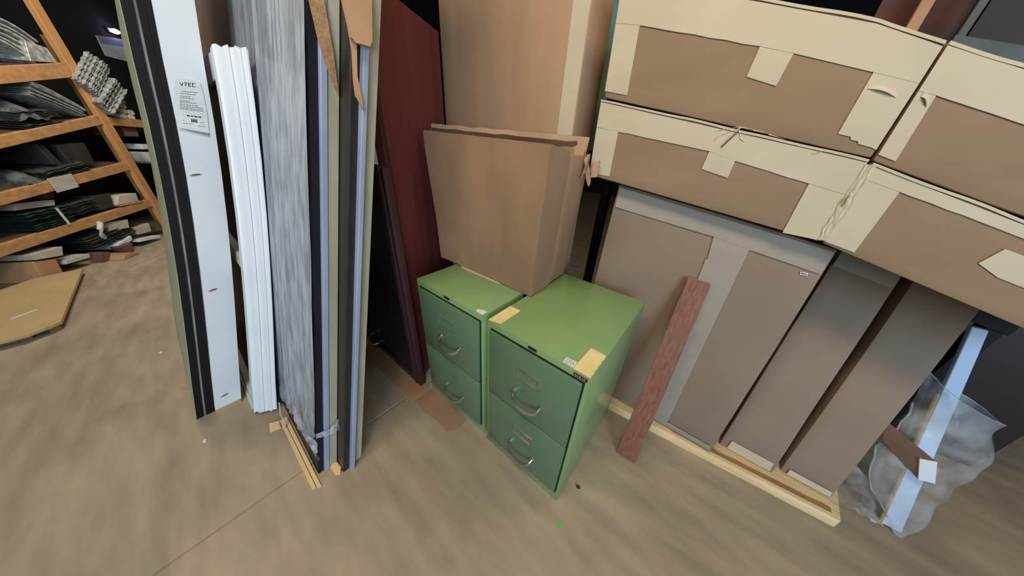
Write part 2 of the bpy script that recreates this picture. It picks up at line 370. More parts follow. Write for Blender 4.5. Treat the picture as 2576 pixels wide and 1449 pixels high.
# ragged rim of the front wall
def rim(name, xa, xb, y, zfa, zfb, h, parent, m, seed, lean=0.0, rag=0.010, n=26, th=0.005, yb=None):
    pts = []
    top = []; bot = []
    for i in range(n + 1):
        s = i / n; x = xa + (xb - xa) * s; z = zfa + (zfb - zfa) * s; yy = y + ((yb if yb is not None else y) - y) * s
        top.append((x, yy + lean * h + 0.004 * noise.noise(Vector((x * 9, seed, 0))), z + h + rag * noise.noise(Vector((x * 16, seed, 3)))))
        bot.append((x, yy, z))
    b = MB()
    for i in range(n):
        b.hexa([bot[i], bot[i + 1], (bot[i + 1][0], bot[i + 1][1] + th, bot[i + 1][2]), (bot[i][0], bot[i][1] + th, bot[i][2]),
                top[i], top[i + 1], (top[i + 1][0], top[i + 1][1] + th, top[i + 1][2]), (top[i][0], top[i][1] + th, top[i][2])])
    return b.build(name, m, parent)
MB().hexa([(-1.172, 0.815, 1.20), (-0.520, 0.815, 1.18), (-0.520, 0.935, 1.18), (-1.172, 0.935, 1.20), (-1.174, 0.815, 1.25), (-0.516, 0.815, 1.23), (-0.516, 0.935, 1.23), (-1.174, 0.935, 1.25)]).build('interior_shade', 'carton_shade', c1)  # dark cap, the slot's shade put into its colour
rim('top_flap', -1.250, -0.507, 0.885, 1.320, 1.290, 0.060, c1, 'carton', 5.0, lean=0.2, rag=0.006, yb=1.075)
rim('interior_shade', -1.225, -0.540, 0.876, 1.316, 1.286, 0.046, c1, 'carton_shade', 6.0, rag=0.007, yb=1.055)  # dark strip painted as the shade below the back flap
c2 = thing('open_carton', (-0.83, 1.03, 0.742), 'second brown carton pressed flat behind the front one, its right top corner torn', 'carton')
MB().hexa([(-1.140, 0.957, z0), (-0.524, 0.957, z0), (-0.530, 1.110, z0), (-1.140, 1.110, z0),
           (-1.180, 0.957, 1.270), (-0.500, 0.957, 1.286), (-0.498, 1.110, 1.290), (-1.180, 1.110, 1.270)]).build('body', 'carton_dull', c2, bevel=0.006, seg=2, cuts=3, amp=0.005, freq=6, seed=3)
rim('top_flap', -0.575, -0.498, 1.040, 1.290, 1.288, 0.035, c2, 'carton', 9.0, lean=0.45, rag=0.012, n=14)
rim('top_flap', -0.600, -0.497, 0.962, 1.286, 1.284, 0.026, c2, 'carton', 21.0, lean=-0.3, rag=0.012, n=12)
# torn paper at the corner
b = MB()
b.grid(lambda u, v: (-0.492 + 0.012 * math.sin(u * 5 + v * 3), 1.04 + 0.075 * u, 1.275 - 0.075 * v * (0.5 + 0.7 * abs(math.sin(u * 4.2 + 0.6))) + 0.02 * math.sin(u * 6)), 10, 8)
b.build('torn_flap', 'carton', c2, solid=0.002)
b = MB()
b.grid(lambda u, v: (-0.480 + 0.022 * math.sin(u * 2.6), 1.105 + 0.030 * u, 1.262 - 0.055 * v + 0.008 * u), 6, 6)
b.build('torn_flap', 'boxbrown', c2, solid=0.002)
# printed envelope trapped under the front carton
b = MB(); b.prism([(-0.985, 0.820, 0.7412), (-0.945, 0.786, 0.7412), (-0.700, 0.797, 0.7412), (-0.690, 0.830, 0.7412)], (0, 0, 0.0015))
e = b.build('envelope', 'paperbox', smooth=0); tag(e, 'pale paper envelope trapped under the front carton on the far cabinet', 'envelope')
MB().box(-0.965, -0.74, 0.800, 0.8045, 0.7428, 0.7432).build('yellow_band', 'yellow', e)
# tall taped carton behind the cabinets
c3 = thing('tall_carton', (-1.02, 1.26, 0), 'very tall brown carton with a pale tape seam, standing behind the green cabinets', 'carton')
MB().box(-1.46, -0.613, 1.150, 1.338, 0, 2.3).build('body', 'carton', c3, bevel=0.004, seg=2, cuts=2, amp=0.003)
strip([(-0.700, 0.2), (-0.6175, 0.2), (-0.6175, 2.29), (-0.682, 2.29)], 1.1495, 'tape', c3, th=0.0015)

# ------------------------------------------------------------------ the big taped boxes on the right
def big_box(label, secs, y0, y1, group, m='kraft', seed=0, flap=True, amp=0.0012):
    """secs: (x bottom, z bottom, x top, z top) from left to right along the front face"""
    xm = sum(s[0] for s in secs) / len(secs); zm = min(s[1] for s in secs)
    t = thing('shipping_box', (xm, (y0 + y1) / 2, zm), label, 'cardboard box', group)
    b = MB()
    ring = []
    for xb, zb, xt, zt in secs: ring.append([(xb, y0, zb), (xb, y1, zb), (xt, y1, zt), (xt, y0, zt)])
    vs = [p for r in ring for p in r]; fs = [(0, 1, 2, 3)[::-1]]
    for i in range(len(ring) - 1):
        for j in range(4): fs.append((i * 4 + j, i * 4 + (j + 1) % 4, (i + 1) * 4 + (j + 1) % 4, (i + 1) * 4 + j))
    n = (len(ring) - 1) * 4; fs.append((n, n + 1, n + 2, n + 3))
    b.add(vs, fs); b.build('body', m, t, bevel=0.004, seg=2, cuts=3, amp=amp, freq=3.2, seed=seed)
    if flap:   # the doubled, buckled edge of the lid flap along the top front edge
        b = MB(); N = 40
        A, B = secs[0], secs[-1]
        def pos(s):
            k = s * (len(secs) - 1); i = min(int(k), len(secs) - 2); f_ = k - i
            return (secs[i][2] + (secs[i + 1][2] - secs[i][2]) * f_, secs[i][3] + (secs[i + 1][3] - secs[i][3]) * f_)
        for i in range(N):
            q = []
            for s in (i / N, (i + 1) / N):
                x, z = pos(s); d = 0.006 * max(0, noise.noise(Vector((x * 5, seed, 2)))) + 0.004
                q.append((x, z - 0.006 + 0.003 * noise.noise(Vector((x * 8, seed, 7))), d))
            (xa, za, da), (xc, zc, dc) = q
            b.hexa([(xa, y0 - da, za), (xc, y0 - dc, zc), (xc, y0 + 0.1, zc), (xa, y0 + 0.1, za), (xa, y0 - da, za + 0.006), (xc, y0 - dc, zc + 0.006), (xc, y0 + 0.1, zc + 0.006), (xa, y0 + 0.1, za + 0.006)])
        b.build('lid_flap', 'tape', t)
    return t
YU = 1.150
def wav(a, c, n, amp=0.0018, seed=0):   # a slightly uneven hand-torn edge between two points
    return [(a[0] + (c[0] - a[0]) * i / n, a[1] + (c[1] - a[1]) * i / n + amp * noise.noise(Vector((i * 0.9, seed, 1)))) for i in range(n + 1)]
G1 = 'taped boxes stacked on top'
r2l = big_box('long taped box, left one of the lower stacked row, directly above the slab boxes',
              [(-0.508, 1.213, -0.512, 1.478), (-0.13, 1.160, -0.13, 1.4015), (0.243, 1.106, 0.238, 1.323)], YU, 1.78, G1, seed=2)
F = YU - 0.0014
def tapes(box, polys, y, m='tape', k=0.0):
    for p in polys: strip(p, y, m, box, k=k, th=0.0014)
tapes(r2l, [[(-0.512, 1.470)] + wav((-0.511, 1.388), (-0.108, 1.324), 12, seed=1) + wav((-0.031, 1.301), (0.156, 1.256), 8, seed=2) + [(0.242, 1.236), (0.238, 1.316)] ,
            [(-0.108, 1.3235), (-0.112, 1.271), (-0.032, 1.251), (-0.031, 1.301)],
            [(0.156, 1.2555), (0.159, 1.114), (0.245, 1.110), (0.2415, 1.2355)],
            [(-0.511, 1.387), (-0.507, 1.222), (-0.418, 1.216), (-0.421, 1.3735)]], F)
r2r = big_box('right-hand taped box of the lower stacked row, above the dark gap',
              [(0.2515, 1.104, 0.2475, 1.317), (0.591, 1.006, 0.49, 1.230), (0.99, 0.893, 0.94, 1.074)], YU, 1.78, G1, seed=5)
tapes(r2r, [[(0.2475, 1.310)] + [(0.2485, 1.279)] + wav((0.32, 1.256), (0.49, 1.200), 6, seed=4) + [(0.93, 1.045), (0.935, 1.068), (0.49, 1.222)],
            [(0.2485, 1.2785), (0.2515, 1.110), (0.319, 1.094), (0.32, 1.2555)],
            [(0.506, 1.120), (0.545, 1.096), (0.70, 1.05), (0.68, 1.11), (0.520, 1.160)]], F)
r3l = big_box('long taped box, left one of the top row, with a wide square tape tab',
              [(-0.502, 1.484, -0.513, 1.80), (-0.13, 1.406, -0.13, 1.684), (0.12, 1.352, 0.12, 1.602), (0.239, 1.327, 0.238, 1.549)], YU, 1.78, G1, seed=8)
tapes(r3l, [[(-0.512, 1.79), (-0.509, 1.690)] + wav((-0.425, 1.672), (-0.082, 1.579), 8, seed=7) + [(-0.004, 1.556), (0.158, 1.504), (0.2385, 1.478), (0.238, 1.541), (0.12, 1.594), (-0.13, 1.675)],
            [(-0.082, 1.5785), (-0.086, 1.514), (-0.011, 1.488), (-0.004, 1.5555)],
            [(0.158, 1.5035), (0.157, 1.378), (0.183, 1.372), (0.185, 1.366), (0.200, 1.362), (0.202, 1.357), (0.228, 1.350), (0.2385, 1.345), (0.2385, 1.4775)],
            [(-0.509, 1.689), (-0.504, 1.503), (-0.417, 1.486), (-0.425, 1.6715)]], F)
r3r = big_box('right-hand taped box of the top row, under the dark steel rail',
              [(0.2455, 1.321, 0.2435, 1.549), (0.461, 1.245, 0.36, 1.500), (0.95, 1.082, 0.90, 1.262)], YU, 1.78, G1, seed=11)
tapes(r3r, [[(0.2435, 1.542), (0.2445, 1.464)] + wav((0.274, 1.454), (0.385, 1.410), 5, seed=9) + [(0.90, 1.20), (0.895, 1.255), (0.36, 1.492)],
            [(0.2445, 1.4635), (0.247, 1.335), (0.281, 1.322), (0.274, 1.4535)]], F)
# curled tape ends near the joint
for (x, z, L, par) in ((0.19, 1.472, 0.055, r3l), (0.262, 1.452, 0.018, r3r)):
    b = MB(); b.grid(lambda u, v: (x - L * 0.5 + L * u, YU - 0.0035 - 0.006 * math.sin(PI * u) * v * v, z + 0.010 * (1 - v) - 0.02 * u + 0.004 * math.sin(PI * u)), 10, 4)
    b.build('curled_tape', 'tape', par, solid=0.001)
# crumpled tape folded into the joint between the boxes, and creases in the middle of the lower row
b = MB(); b.grid(lambda u, v: (0.236 + 0.020 * u + 0.006 * noise.noise(Vector((v * 9, u * 3, 0))), YU - 0.003 - 0.005 * abs(math.sin(u * 9 + v * 4)) * (0.4 + 0.6 * noise.noise(Vector((u * 4, v * 14, 4))) ** 2), 1.112 + 0.20 * v), 10, 24)
b.build('crumpled_tape', 'tape', r2l, solid=0.0008)
def crease(pts, par, w_=0.0013):
    b = MB(); P_ = [Vector((x, YU - 0.0042, z)) for x, z in pts]
    for p, q in zip(P_[:-1], P_[1:]):
        d = (q - p).normalized(); n_ = Vector((-d.z, 0, d.x)) * w_
        b.prism([tuple(p + n_), tuple(q + n_), tuple((q + p) / 2 + Vector((0, -0.0014, 0))), tuple(p - n_)], (0, 0.0035, 0))
    b.build('tape_crease', 'tape', par, smooth=0)
for pts in (((-0.052, 1.392), (-0.066, 1.372), (-0.078, 1.352), (-0.082, 1.338)), ((-0.052, 1.392), (-0.085, 1.388), (-0.112, 1.380)), ((-0.05, 1.390), (-0.098, 1.368), (-0.108, 1.352)),
            ((-0.05, 1.391), (-0.02, 1.384), (0.02, 1.374), (0.06, 1.361)), ((-0.055, 1.388), (-0.045, 1.365), (-0.030, 1.352)), ((0.13, 1.33), (0.15, 1.338), (0.165, 1.333))):
    crease(pts, r2l)
b = MB(); b.prism([(-0.0535, YU - 0.0046, 1.384), (-0.049, YU - 0.0046, 1.384), (-0.079, YU - 0.0046, 1.336), (-0.083, YU - 0.0046, 1.337)], (0, 0.0008, 0)); b.build('tape_slit', 'boxdark', r2l)

# slab boxes standing on the timber, under the stack
G2 = 'slab boxes standing on the timber skid'
A = thing('slab_box', (-0.03, 1.33, 0.04), 'wide slab box with a T of tape standing behind the reddish plank', 'cardboard box', G2)
MB().hexa([(-0.412, 1.205, 0.041), (0.346, 1.205, 0.041), (0.346, 1.275, 0.041), (-0.412, 1.275, 0.041),
           (-0.392, 1.205, 1.185), (0.303, 1.205, 1.082), (0.303, 1.275, 1.082), (-0.392, 1.275, 1.185)]).build('body', 'kraft2', A, bevel=0.004, seg=2, cuts=3, amp=0.003, freq=3)
Fa = 1.2015
tapes(A, [[(-0.383, 1.093), (-0.002, 1.050), (0.111, 1.030), (0.300, 1.001), (0.297, 1.075), (-0.385, 1.175)],
          [(-0.002, 1.0495), (0.009, 0.965), (0.004, 0.963), (0.020, 0.50), (0.036, 0.06), (0.144, 0.06), (0.128, 0.5), (0.111, 1.0295)],
          [(0.1445, 0.062), (0.1445, 0.088), (0.334, 0.088), (0.334, 0.062)]], Fa, 'tape2')
s = strip([(0.2565, 0.9945), (0.2595, 0.9845), (0.277, 0.9865), (0.2735, 0.9965)], Fa, 'sticker', A, 'sticker', th=0.0012); s['label'] = 'tiny white printed sticker'
b = MB()
for x in (0.260, 0.2645, 0.2695): b.box(x, x + 0.0035, Fa - 0.0018, Fa - 0.001, 0.9885, 0.9925)
b.build('sticker_print', 'ink', s, smooth=0)['kind'] = 'stuff'
K = 0.2
Bx = thing('slab_box', (0.47, 1.40, 0.04), 'narrower slab box leaning back between the wide slab box and the dark gap', 'cardboard box', G2)
def lean_box(t, xb0, xb1, xt0, xt1, y0, y1, z0, z1l, z1r, k, m, seed):
    P = lambda x, y, z: (x, y + k * (z - 0.04), z)
    MB().hexa([P(xb0, y0, z0), P(xb1, y0, z0), P(xb1, y1, z0), P(xb0, y1, z0), P(xt0, y0, z1l), P(xt1, y0, z1r), P(xt1, y1, z1r), P(xt0, y1, z1l)]).build('body', m, t, bevel=0.004, seg=2, cuts=3, amp=0.003, freq=3, seed=seed)
lean_box(Bx, 0.377, 0.580, 0.379, 0.545, 1.290, 1.39, 0.042, 1.055, 1.00, K, 'kraft2', 4)
y_b = 1.290 - 0.04 * K - 0.0035
strip([(0.382, 0.972), (0.542, 0.938), (0.541, 0.995), (0.384, 1.045)], y_b, 'tape2', Bx, k=K, th=0.0014)
strip([(0.408, 0.048), (0.570, 0.048), (0.567, 0.096), (0.410, 0.096)], y_b, 'tape', Bx, k=K, th=0.0014)
Cx = thing('slab_box', (0.69, 1.42, 0.04), 'rightmost slab box leaning back on the end of the timber, right of the dark gap', 'cardboard box', G2)
lean_box(Cx, 0.613, 0.777, 0.588, 0.742, 1.330, 1.43, 0.042, 0.985, 0.940, K, 'kraft2', 6)
y_c = 1.330 - 0.04 * K - 0.0035
strip([(0.632, 0.048), (0.770, 0.048), (0.768, 0.076), (0.633, 0.076)], y_c, 'tape', Cx, k=K, th=0.0014)

# timber skid under the slab boxes
sk = thing('timber_skid', (0.25, 1.26, 0), 'long pine timber lying on the floor under the slab boxes', 'timber')
def sk_y(x, dy): return 1.163 + 0.098 * (x - 0.1) + dy
b = MB(); xa, xb = -0.40, 0.790
b.hexa([(xa, sk_y(xa, 0), 0), (xb, sk_y(xb, 0), 0), (xb + 0.03, sk_y(xb, 0.24), 0), (xa, sk_y(xa, 0.24), 0),
        (xa, sk_y(xa, 0.010), 0.040), (xb + 0.004, sk_y(xb, 0.012), 0.040), (xb + 0.03, sk_y(xb, 0.24), 0.040), (xa, sk_y(xa, 0.24), 0.040)])
b.build('beam', 'skid', sk, bevel=0.004, seg=2, cuts=3, amp=0.002, freq=8)
b = MB(); N = 24
for i in range(N):
    x0_ = 0.18 + (xb - 0.20) * i / N; x1_ = 0.18 + (xb - 0.20) * (i + 1) / N
    w0 = 0.024 + 0.008 * noise.noise(Vector((i * 0.5, 0, 0))); w1 = 0.024 + 0.008 * noise.noise(Vector(((i + 1) * 0.5, 0, 0)))
    b.prism([(x0_, sk_y(x0_, 0.030), 0.0405), (x1_, sk_y(x1_, 0.030), 0.0405), (x1_, sk_y(x1_, 0.030 + w1), 0.0405), (x0_, sk_y(x0_, 0.030 + w0), 0.0405)], (0, 0, 0.0012))
b.build('wane_edge', 'bark', sk)

# the leaning plank
pk = thing('plank', (0.035, 0.94, 0), 'reddish hardwood plank leaning against the wide slab box', 'plank')
def pkp(x, y, z): return (x, y, z)
b = MB(); k = (1.183 - 0.931) / 0.877
b.hexa([(-0.009, 0.931, 0), (0.079, 0.936, 0), (0.079, 0.948, 0), (-0.009, 0.943, 0), (-0.026, 1.183, 0.877), (0.053, 1.186, 0.876), (0.053, 1.198, 0.873), (-0.026, 1.195, 0.874)])
b.build('board', 'plank', pk, bevel=0.0015)
b = MB(); b.hexa([(-0.0255, 1.1835, 0.8775), (0.0525, 1.1865, 0.8765), (0.0525, 1.1975, 0.8738), (-0.0255, 1.1945, 0.8748), (-0.0256, 1.1840, 0.8790), (0.0524, 1.187, 0.8780), (0.0524, 1.1977, 0.8753), (-0.0256, 1.1947, 0.8763)])
o = b.build('end_grain', 'bare', pk); o['label'] = 'pale end grain of the plank'

# ------------------------------------------------------------------ the stacks of doors on the left
KL = 0.258
ZT = 2.25
def lp(x, y, z, k=KL): return (x, y + k * z, z)
# 1. jamb set with the printed sheet: black jamb, grey strip, white board, pale panel
js = thing('door_frame_unit', (-2.2, -0.27, 0), 'leaning black and white door frame with a printed sheet on its white board', 'door frame')
kb = 0.266
b = MB(); n_ = 12; zs_ = [ZT * i / n_ for i in range(n_ + 1)]
Yn = lambda z: kb * z + 0.036 * z ** 1.5 * max(0, 1.6 - z)
Yf = lambda z: 0.2685 * z + 0.040 * z ** 1.5 * max(0, 1.6 - z)
vs = [p for z in zs_ for p in ((-2.77, -0.362 + Yf(z), z), (-1.727, -0.3465 + Yn(z), z), (-1.727, -0.326 + Yn(z), z), (-2.77, -0.330 + Yf(z), z))]
fs = [(3, 2, 1, 0), (4 * n_, 4 * n_ + 1, 4 * n_ + 2, 4 * n_ + 3)] + [(i * 4 + j, i * 4 + (j + 1) % 4, i * 4 + 4 + (j + 1) % 4, i * 4 + 4 + j) for i in range(n_) for j in range(4)]
o = b.add(vs, fs).build('panel', 'pale', js); o['label'] = 'pale green panel face seen edge-on'
MB().bow(-1.76, -1.724, -0.345, -0.320, 0, ZT, kb).build('jamb', 'black', js)
MB().bow(-1.76, -1.728, -0.320, -0.312, 0, ZT, kb).build('grey_strip', 'grey', js)
MB().bow(-1.76, -1.724, -0.312, -0.2805, 0, ZT, kb).build('jamb', 'black', js)
MB().bow(-1.724, -1.722, -0.298, -0.296, 0, ZT, kb).build('groove_bead', 'navy', js)
wb = MB().bow(-1.73, -1.698, -0.2795, -0.180, 0.022, ZT, kb).build('white_board', 'white', js)
MB().bow(-1.729, -1.699, -0.2790, -0.1805, 0.0, 0.0225, kb, n=1).build('bare_end', 'bare', js)
XW = -1.6975
def onw(y_, z, x=XW): return (x, y_, z)
for (yc, zc, w_) in ((0.069, 1.140, 0.017), (-0.055, 0.657, 0.016), (-0.216, 0.087, 0.016)):
    ring = [(XW, yc + w_ * math.cos(2 * PI * i / 20), zc + 0.0042 * math.sin(2 * PI * i / 20) + 0.12 * w_ * math.cos(2 * PI * i / 20)) for i in range(20)]
    o = MB().prism(ring, (0.001, 0, 0)).build('oval_hole', 'bare', js); 
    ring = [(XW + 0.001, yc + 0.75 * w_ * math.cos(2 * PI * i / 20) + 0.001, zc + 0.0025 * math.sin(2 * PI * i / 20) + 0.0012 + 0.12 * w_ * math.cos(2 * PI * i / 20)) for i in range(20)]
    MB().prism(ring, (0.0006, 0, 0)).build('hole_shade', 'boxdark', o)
# the printed sheet
sh_pts = [(0.136, 1.456), (0.160, 1.4625), (0.196, 1.455), (0.192, 1.42), (0.178, 1.35), (0.160, 1.288), (0.120, 1.291), (0.084, 1.296), (0.092, 1.35), (0.112, 1.41)]
sheet = MB().prism([(XW + 0.0004, y_, z_) for y_, z_ in sh_pts], (0.0012, 0, 0)).build('printed_sheet', 'sticker', js); sheet['label'] = 'creased white sheet printed with text and a barcode'
def on_sheet(u, v):   # u 0..1 across, v 0..1 from the top
    t0 = Vector((0.138, 1.452)); t1 = Vector((0.194, 1.456)); b0 = Vector((0.087, 1.300)); b1 = Vector((0.160, 1.292))
    p = t0.lerp(t1, u).lerp(b0.lerp(b1, u), v); return p
def ink(b, u0, u1, v0, v1):
    q = [on_sheet(u0, v0), on_sheet(u1, v0), on_sheet(u1, v1), on_sheet(u0, v1)]
    b.prism([(XW + 0.0016, p.x, p.y) for p in q], (0.0004, 0, 0))
b = MB()
for (v, u0, u1) in ((0.20, 0.18, 0.85), (0.245, 0.12, 0.75), (0.30, 0.08, 0.5), (0.335, 0.08, 0.65), (0.39, 0.06, 0.45), (0.42, 0.06, 0.72), (0.465, 0.06, 0.78), (0.50, 0.05, 0.95), (0.535, 0.05, 0.96), (0.565, 0.05, 0.96), (0.86, 0.12, 0.45), (0.88, 0.65, 0.9), (0.80, 0.12, 0.2), (0.80, 0.75, 0.88)):
    u = u0
    while u < u1:
        l = random.uniform(0.05, 0.12); ink(b, u, min(u + l, u1), v, v + 0.012); u += l + 0.025
b.build('printed_text', 'ink', sheet, smooth=0)['kind'] = 'stuff'
b = MB()
for (u0, u1) in ((0.28, 0.40), (0.43, 0.52), (0.55, 0.68), (0.71, 0.82)): ink(b, u0, u1, 0.685, 0.71)
for i in range(9): ink(b, 0.42 + i * 0.026, 0.42 + i * 0.026 + (0.016 if i % 3 else 0.022), 0.755, 0.825)
b.build('printed_barcode', 'inkd', sheet, smooth=0)['kind'] = 'stuff'
# heading letters V T E C as strokes
b = MB()
def stroke(p, q, wd=0.012):
    (u0, v0), (u1, v1) = p, q
    du, dv = (u1 - u0), (v1 - v0); L = math.hypot(du, dv) or 1; nx, ny = -dv / L * wd * 1.6, du / L * wd * 0.5
    pts = [on_sheet(u0 + nx, v0 + ny), on_sheet(u1 + nx, v1 + ny), on_sheet(u1 - nx, v1 - ny), on_sheet(u0 - nx, v0 - ny)]
    b.prism([(XW + 0.0016, p_.x, p_.y) for p_ in pts], (0.0004, 0, 0))
top, bot = 0.03, 0.095
stroke((0.12, top), (0.19, bot)); stroke((0.26, top), (0.19, bot))
stroke((0.30, top), (0.44, top)); stroke((0.37, top), (0.37, bot))
stroke((0.49, top), (0.49, bot)); stroke((0.49, top), (0.61, top)); stroke((0.49, 0.062), (0.58, 0.062)); stroke((0.49, bot), (0.61, bot))
stroke((0.67, top), (0.80, top)); stroke((0.67, top), (0.67, bot)); stroke((0.67, bot), (0.80, bot))
b.build('printed_heading', 'inkd', sheet, smooth=0)['kind'] = 'stuff'
# lifted lower edge of the sheet
MB().prism([(XW + 0.0018, 0.088, 1.302), (XW + 0.0018, 0.158, 1.290), (XW + 0.0018, 0.156, 1.281), (XW + 0.0018, 0.128, 1.289)], (0.003, 0, 0)).build('curled_edge', 'grey', sheet)

# 2. white window unit with dark glass, its near stile a ridged vinyl profile
wu = thing('window_unit', (-1.95, -0.1, 0), 'white vinyl window unit with dark glass leaning left of the film-wrapped door', 'window unit')
kw = 0.256
def ridged(x, y0, y1):
    n = 5; pts = []
    seq = [(0.0, 0.0), (0.010, -0.008), (0.020, 0.004), (0.026, 0.012), (0.036, 0.012), (0.038, 0.002), (0.050, 0.000), (0.052, 0.010), (0.062, 0.012), (0.066, 0.002), (0.078, 0.006), (0.081, 0.000)]
    return seq
ZP = 1.557
YW = lambda z: kw * z + 0.034 * z ** 1.5 * max(0, 1.6 - z)
seq = ridged(0, 0, 0)
prof = [(-1.543 + 0.70 * s + dx * 0.55, -0.154 + s) for s, dx in seq] + [(-1.560, -0.073), (-1.600, -0.090), (-1.600, -0.154)]
ins = []
b = MB(); levels = [0.015, 0.2, 0.4, 0.6, 0.8, 1.0, 1.2, 1.4, ZP]
rings = [[(x, y + YW(z), z + (0.005 * math.sin(i * 2.1) if z in (levels[0], levels[-1]) else 0)) for i, (x, y) in enumerate(prof)] for z in levels]
n = len(prof); vs = [p for r in rings for p in r]
fs = [tuple(range(n))[::-1], tuple(range((len(levels) - 1) * n, len(levels) * n))]
for i in range(len(levels) - 1):
    for j in range(n): fs.append((i * n + j, i * n + (j + 1) % n, (i + 1) * n + (j + 1) % n, (i + 1) * n + j))
b.add(vs, fs); b.build('stile', 'vinyl', wu, smooth=50)
MB().bow(-2.60, -2.52, -0.150, -0.080, 0, ZP, kw).build('stile', 'vinyl', wu, bevel=0.003)
MB().bow(-2.52, -1.598, -0.145, -0.085, 1.47, ZP, kw).build('rail', 'vinyl', wu, bevel=0.003)
MB().bow(-2.52, -1.598, -0.150, -0.092, 0.748, 0.800, kw).build('rail', 'vinyl_y', wu, bevel=0.003)
MB().bow(-2.52, -1.598, -0.150, -0.085, 0.0, 0.06, kw).build('rail', 'vinyl_y', wu, bevel=0.003)
MB().bow(-2.52, -1.598, -0.156, -0.145, 0.0, 0.022, kw).build('sill_lip', 'vinyl_y', wu, bevel=0.002)
MB().bow(-2.52, -1.602, -0.122, -0.112, 0.803, 1.468, kw).build('glass_pane', 'glass', wu)
MB().bow(-2.52, -1.602, -0.122, -0.112, 0.062, 0.746, kw).build('glass_pane', 'glass', wu)
MB().bow(-1.640, -1.612, -0.1232, -0.122, 0.89, 0.95, kw).build('glass_sticker', 'grey', wu)

# 3. plastic-wrapped door
dA = thing('wrapped_door', (-1.45, 0.0, 0), 'dark leaning door wrapped in clear stretch film, with navy, blue-grey and beige edges', 'door')
MB().box(-1.96, -0.992, -0.040, -0.0205, 0.0, ZT, KL).build('door_panel', 'dkbrown', dA, bevel=0.002)
MB().box(-1.10, -0.988, -0.0405, -0.0200, 0.0, ZT, KL).build('edge_strip', 'navy', dA)
MB().box(-1.10, -0.972, -0.0195, -0.0015, 0.0, ZT, KL).build('weatherstrip', 'bluegrey', dA, bevel=0.002)
MB().box(-1.95, -0.976, -0.0010, 0.0290, 0.015, ZT, KL).build('jamb', 'beige', dA, bevel=0.001)
# the film itself: a streaked sheet over the face, ragged at the bottom
def film_fn(u, v):
    x = -1.945 + 0.951 * u
    base = ((-1.95, 0.0), (-1.54, 0.03), (-1.29, 0.095), (-1.10, 0.125), (-1.03, 0.15), (-0.99, 0.20))
    bottom = 0.0
    for (xa_, za_), (xb_, zb_) in zip(base[:-1], base[1:]):
        if xa_ <= x <= xb_ + 1e-6: bottom = za_ + (zb_ - za_) * (x - xa_) / (xb_ - xa_)
    bottom = max(0.004, bottom + 0.035 * noise.noise(Vector((u * 14, 3.3, 0))))
    z = bottom + (ZT - 0.02 - bottom) * v
    pl = 0.003 * noise.noise(Vector((x * 34, z * 0.9, 0))) + 0.004 * noise.noise(Vector((x * 9, z * 1.3, 5)))
    low = max(0, 1 - v * 8)
    pl += 0.010 * low * noise.noise(Vector((x * 22, z * 14, 9)))
    return (x, -0.0455 + KL * z - abs(pl) * 1.4, z)
MB().grid(film_fn, 90, 60).build('plastic_wrap', 'wrap', dA, smooth=60)
# twisted tail of film around the edges
b = MB()
def tail(u, v):
    x = -0.990 + 0.036 * math.sin(PI * u * 0.9) + 0.006 * noise.noise(Vector((u * 7, v * 3, 1)))
    y = -0.045 + 0.100 * u
    z = 0.215 + 0.035 * u + 0.07 * (v - 0.5) * (0.35 + 1.0 * u * u) + 0.01 * noise.noise(Vector((u * 9, v * 5, 2)))
    return (x, y + KL * z, z)
b.grid(tail, 24, 8); b.build('film_tail', 'wrapb', dA, smooth=60)
b = MB(); b.grid(lambda u, v: (-1.16 + 0.185 * u, -0.058 + KL * (0.17 + 0.02 * u) - 0.012 * math.sin(u * 7 + v * 4), (0.09 + 0.08 * (1 - u) * 0.3) + (0.16 - 0.06 * u) * v + 0.02 * noise.noise(Vector((u * 8, v * 6, 4)))), 18, 10)
b.build('film_tail', 'wrapb', dA, smooth=60)
# white cord hanging at the bottom of the film
MB().tube([(-1.365, -0.045, 0.15), (-1.350, -0.062, 0.09), (-1.340, -0.060, 0.04), (-1.325, -0.075, 0.004)], 0.003, 6).build('cord', 'paperbox', dA)
# wooden strips under the door
ws = thing('wooden_strip', (-1.05, -0.05, 0), 'pair of pale wooden strips on the floor along the foot of the wrapped door', 'wooden strip')
for (ya, x1_) in ((-0.078, -0.935), (-0.062, -0.925)):
    MB().hexa([(-1.40, ya, 0), (x1_, ya, 0), (x1_, ya + 0.014, 0), (-1.40, ya + 0.014, 0), (-1.40, ya, 0.013), (x1_, ya, 0.013), (x1_, ya + 0.014, 0.013), (-1.40, ya + 0.014, 0.013)]).build('strip', 'skid', ws, bevel=0.001)
b = MB(); b.prism([(-1.42, -0.115, 0.0), (-1.37, -0.125, 0.0), (-1.36, -0.085, 0.0), (-1.40, -0.08, 0.0)], (0, 0, 0.012)); o = b.build('wood_chip', 'skid'); tag(o, 'small broken wood chip at the foot of the wrapped door', 'wood chip')

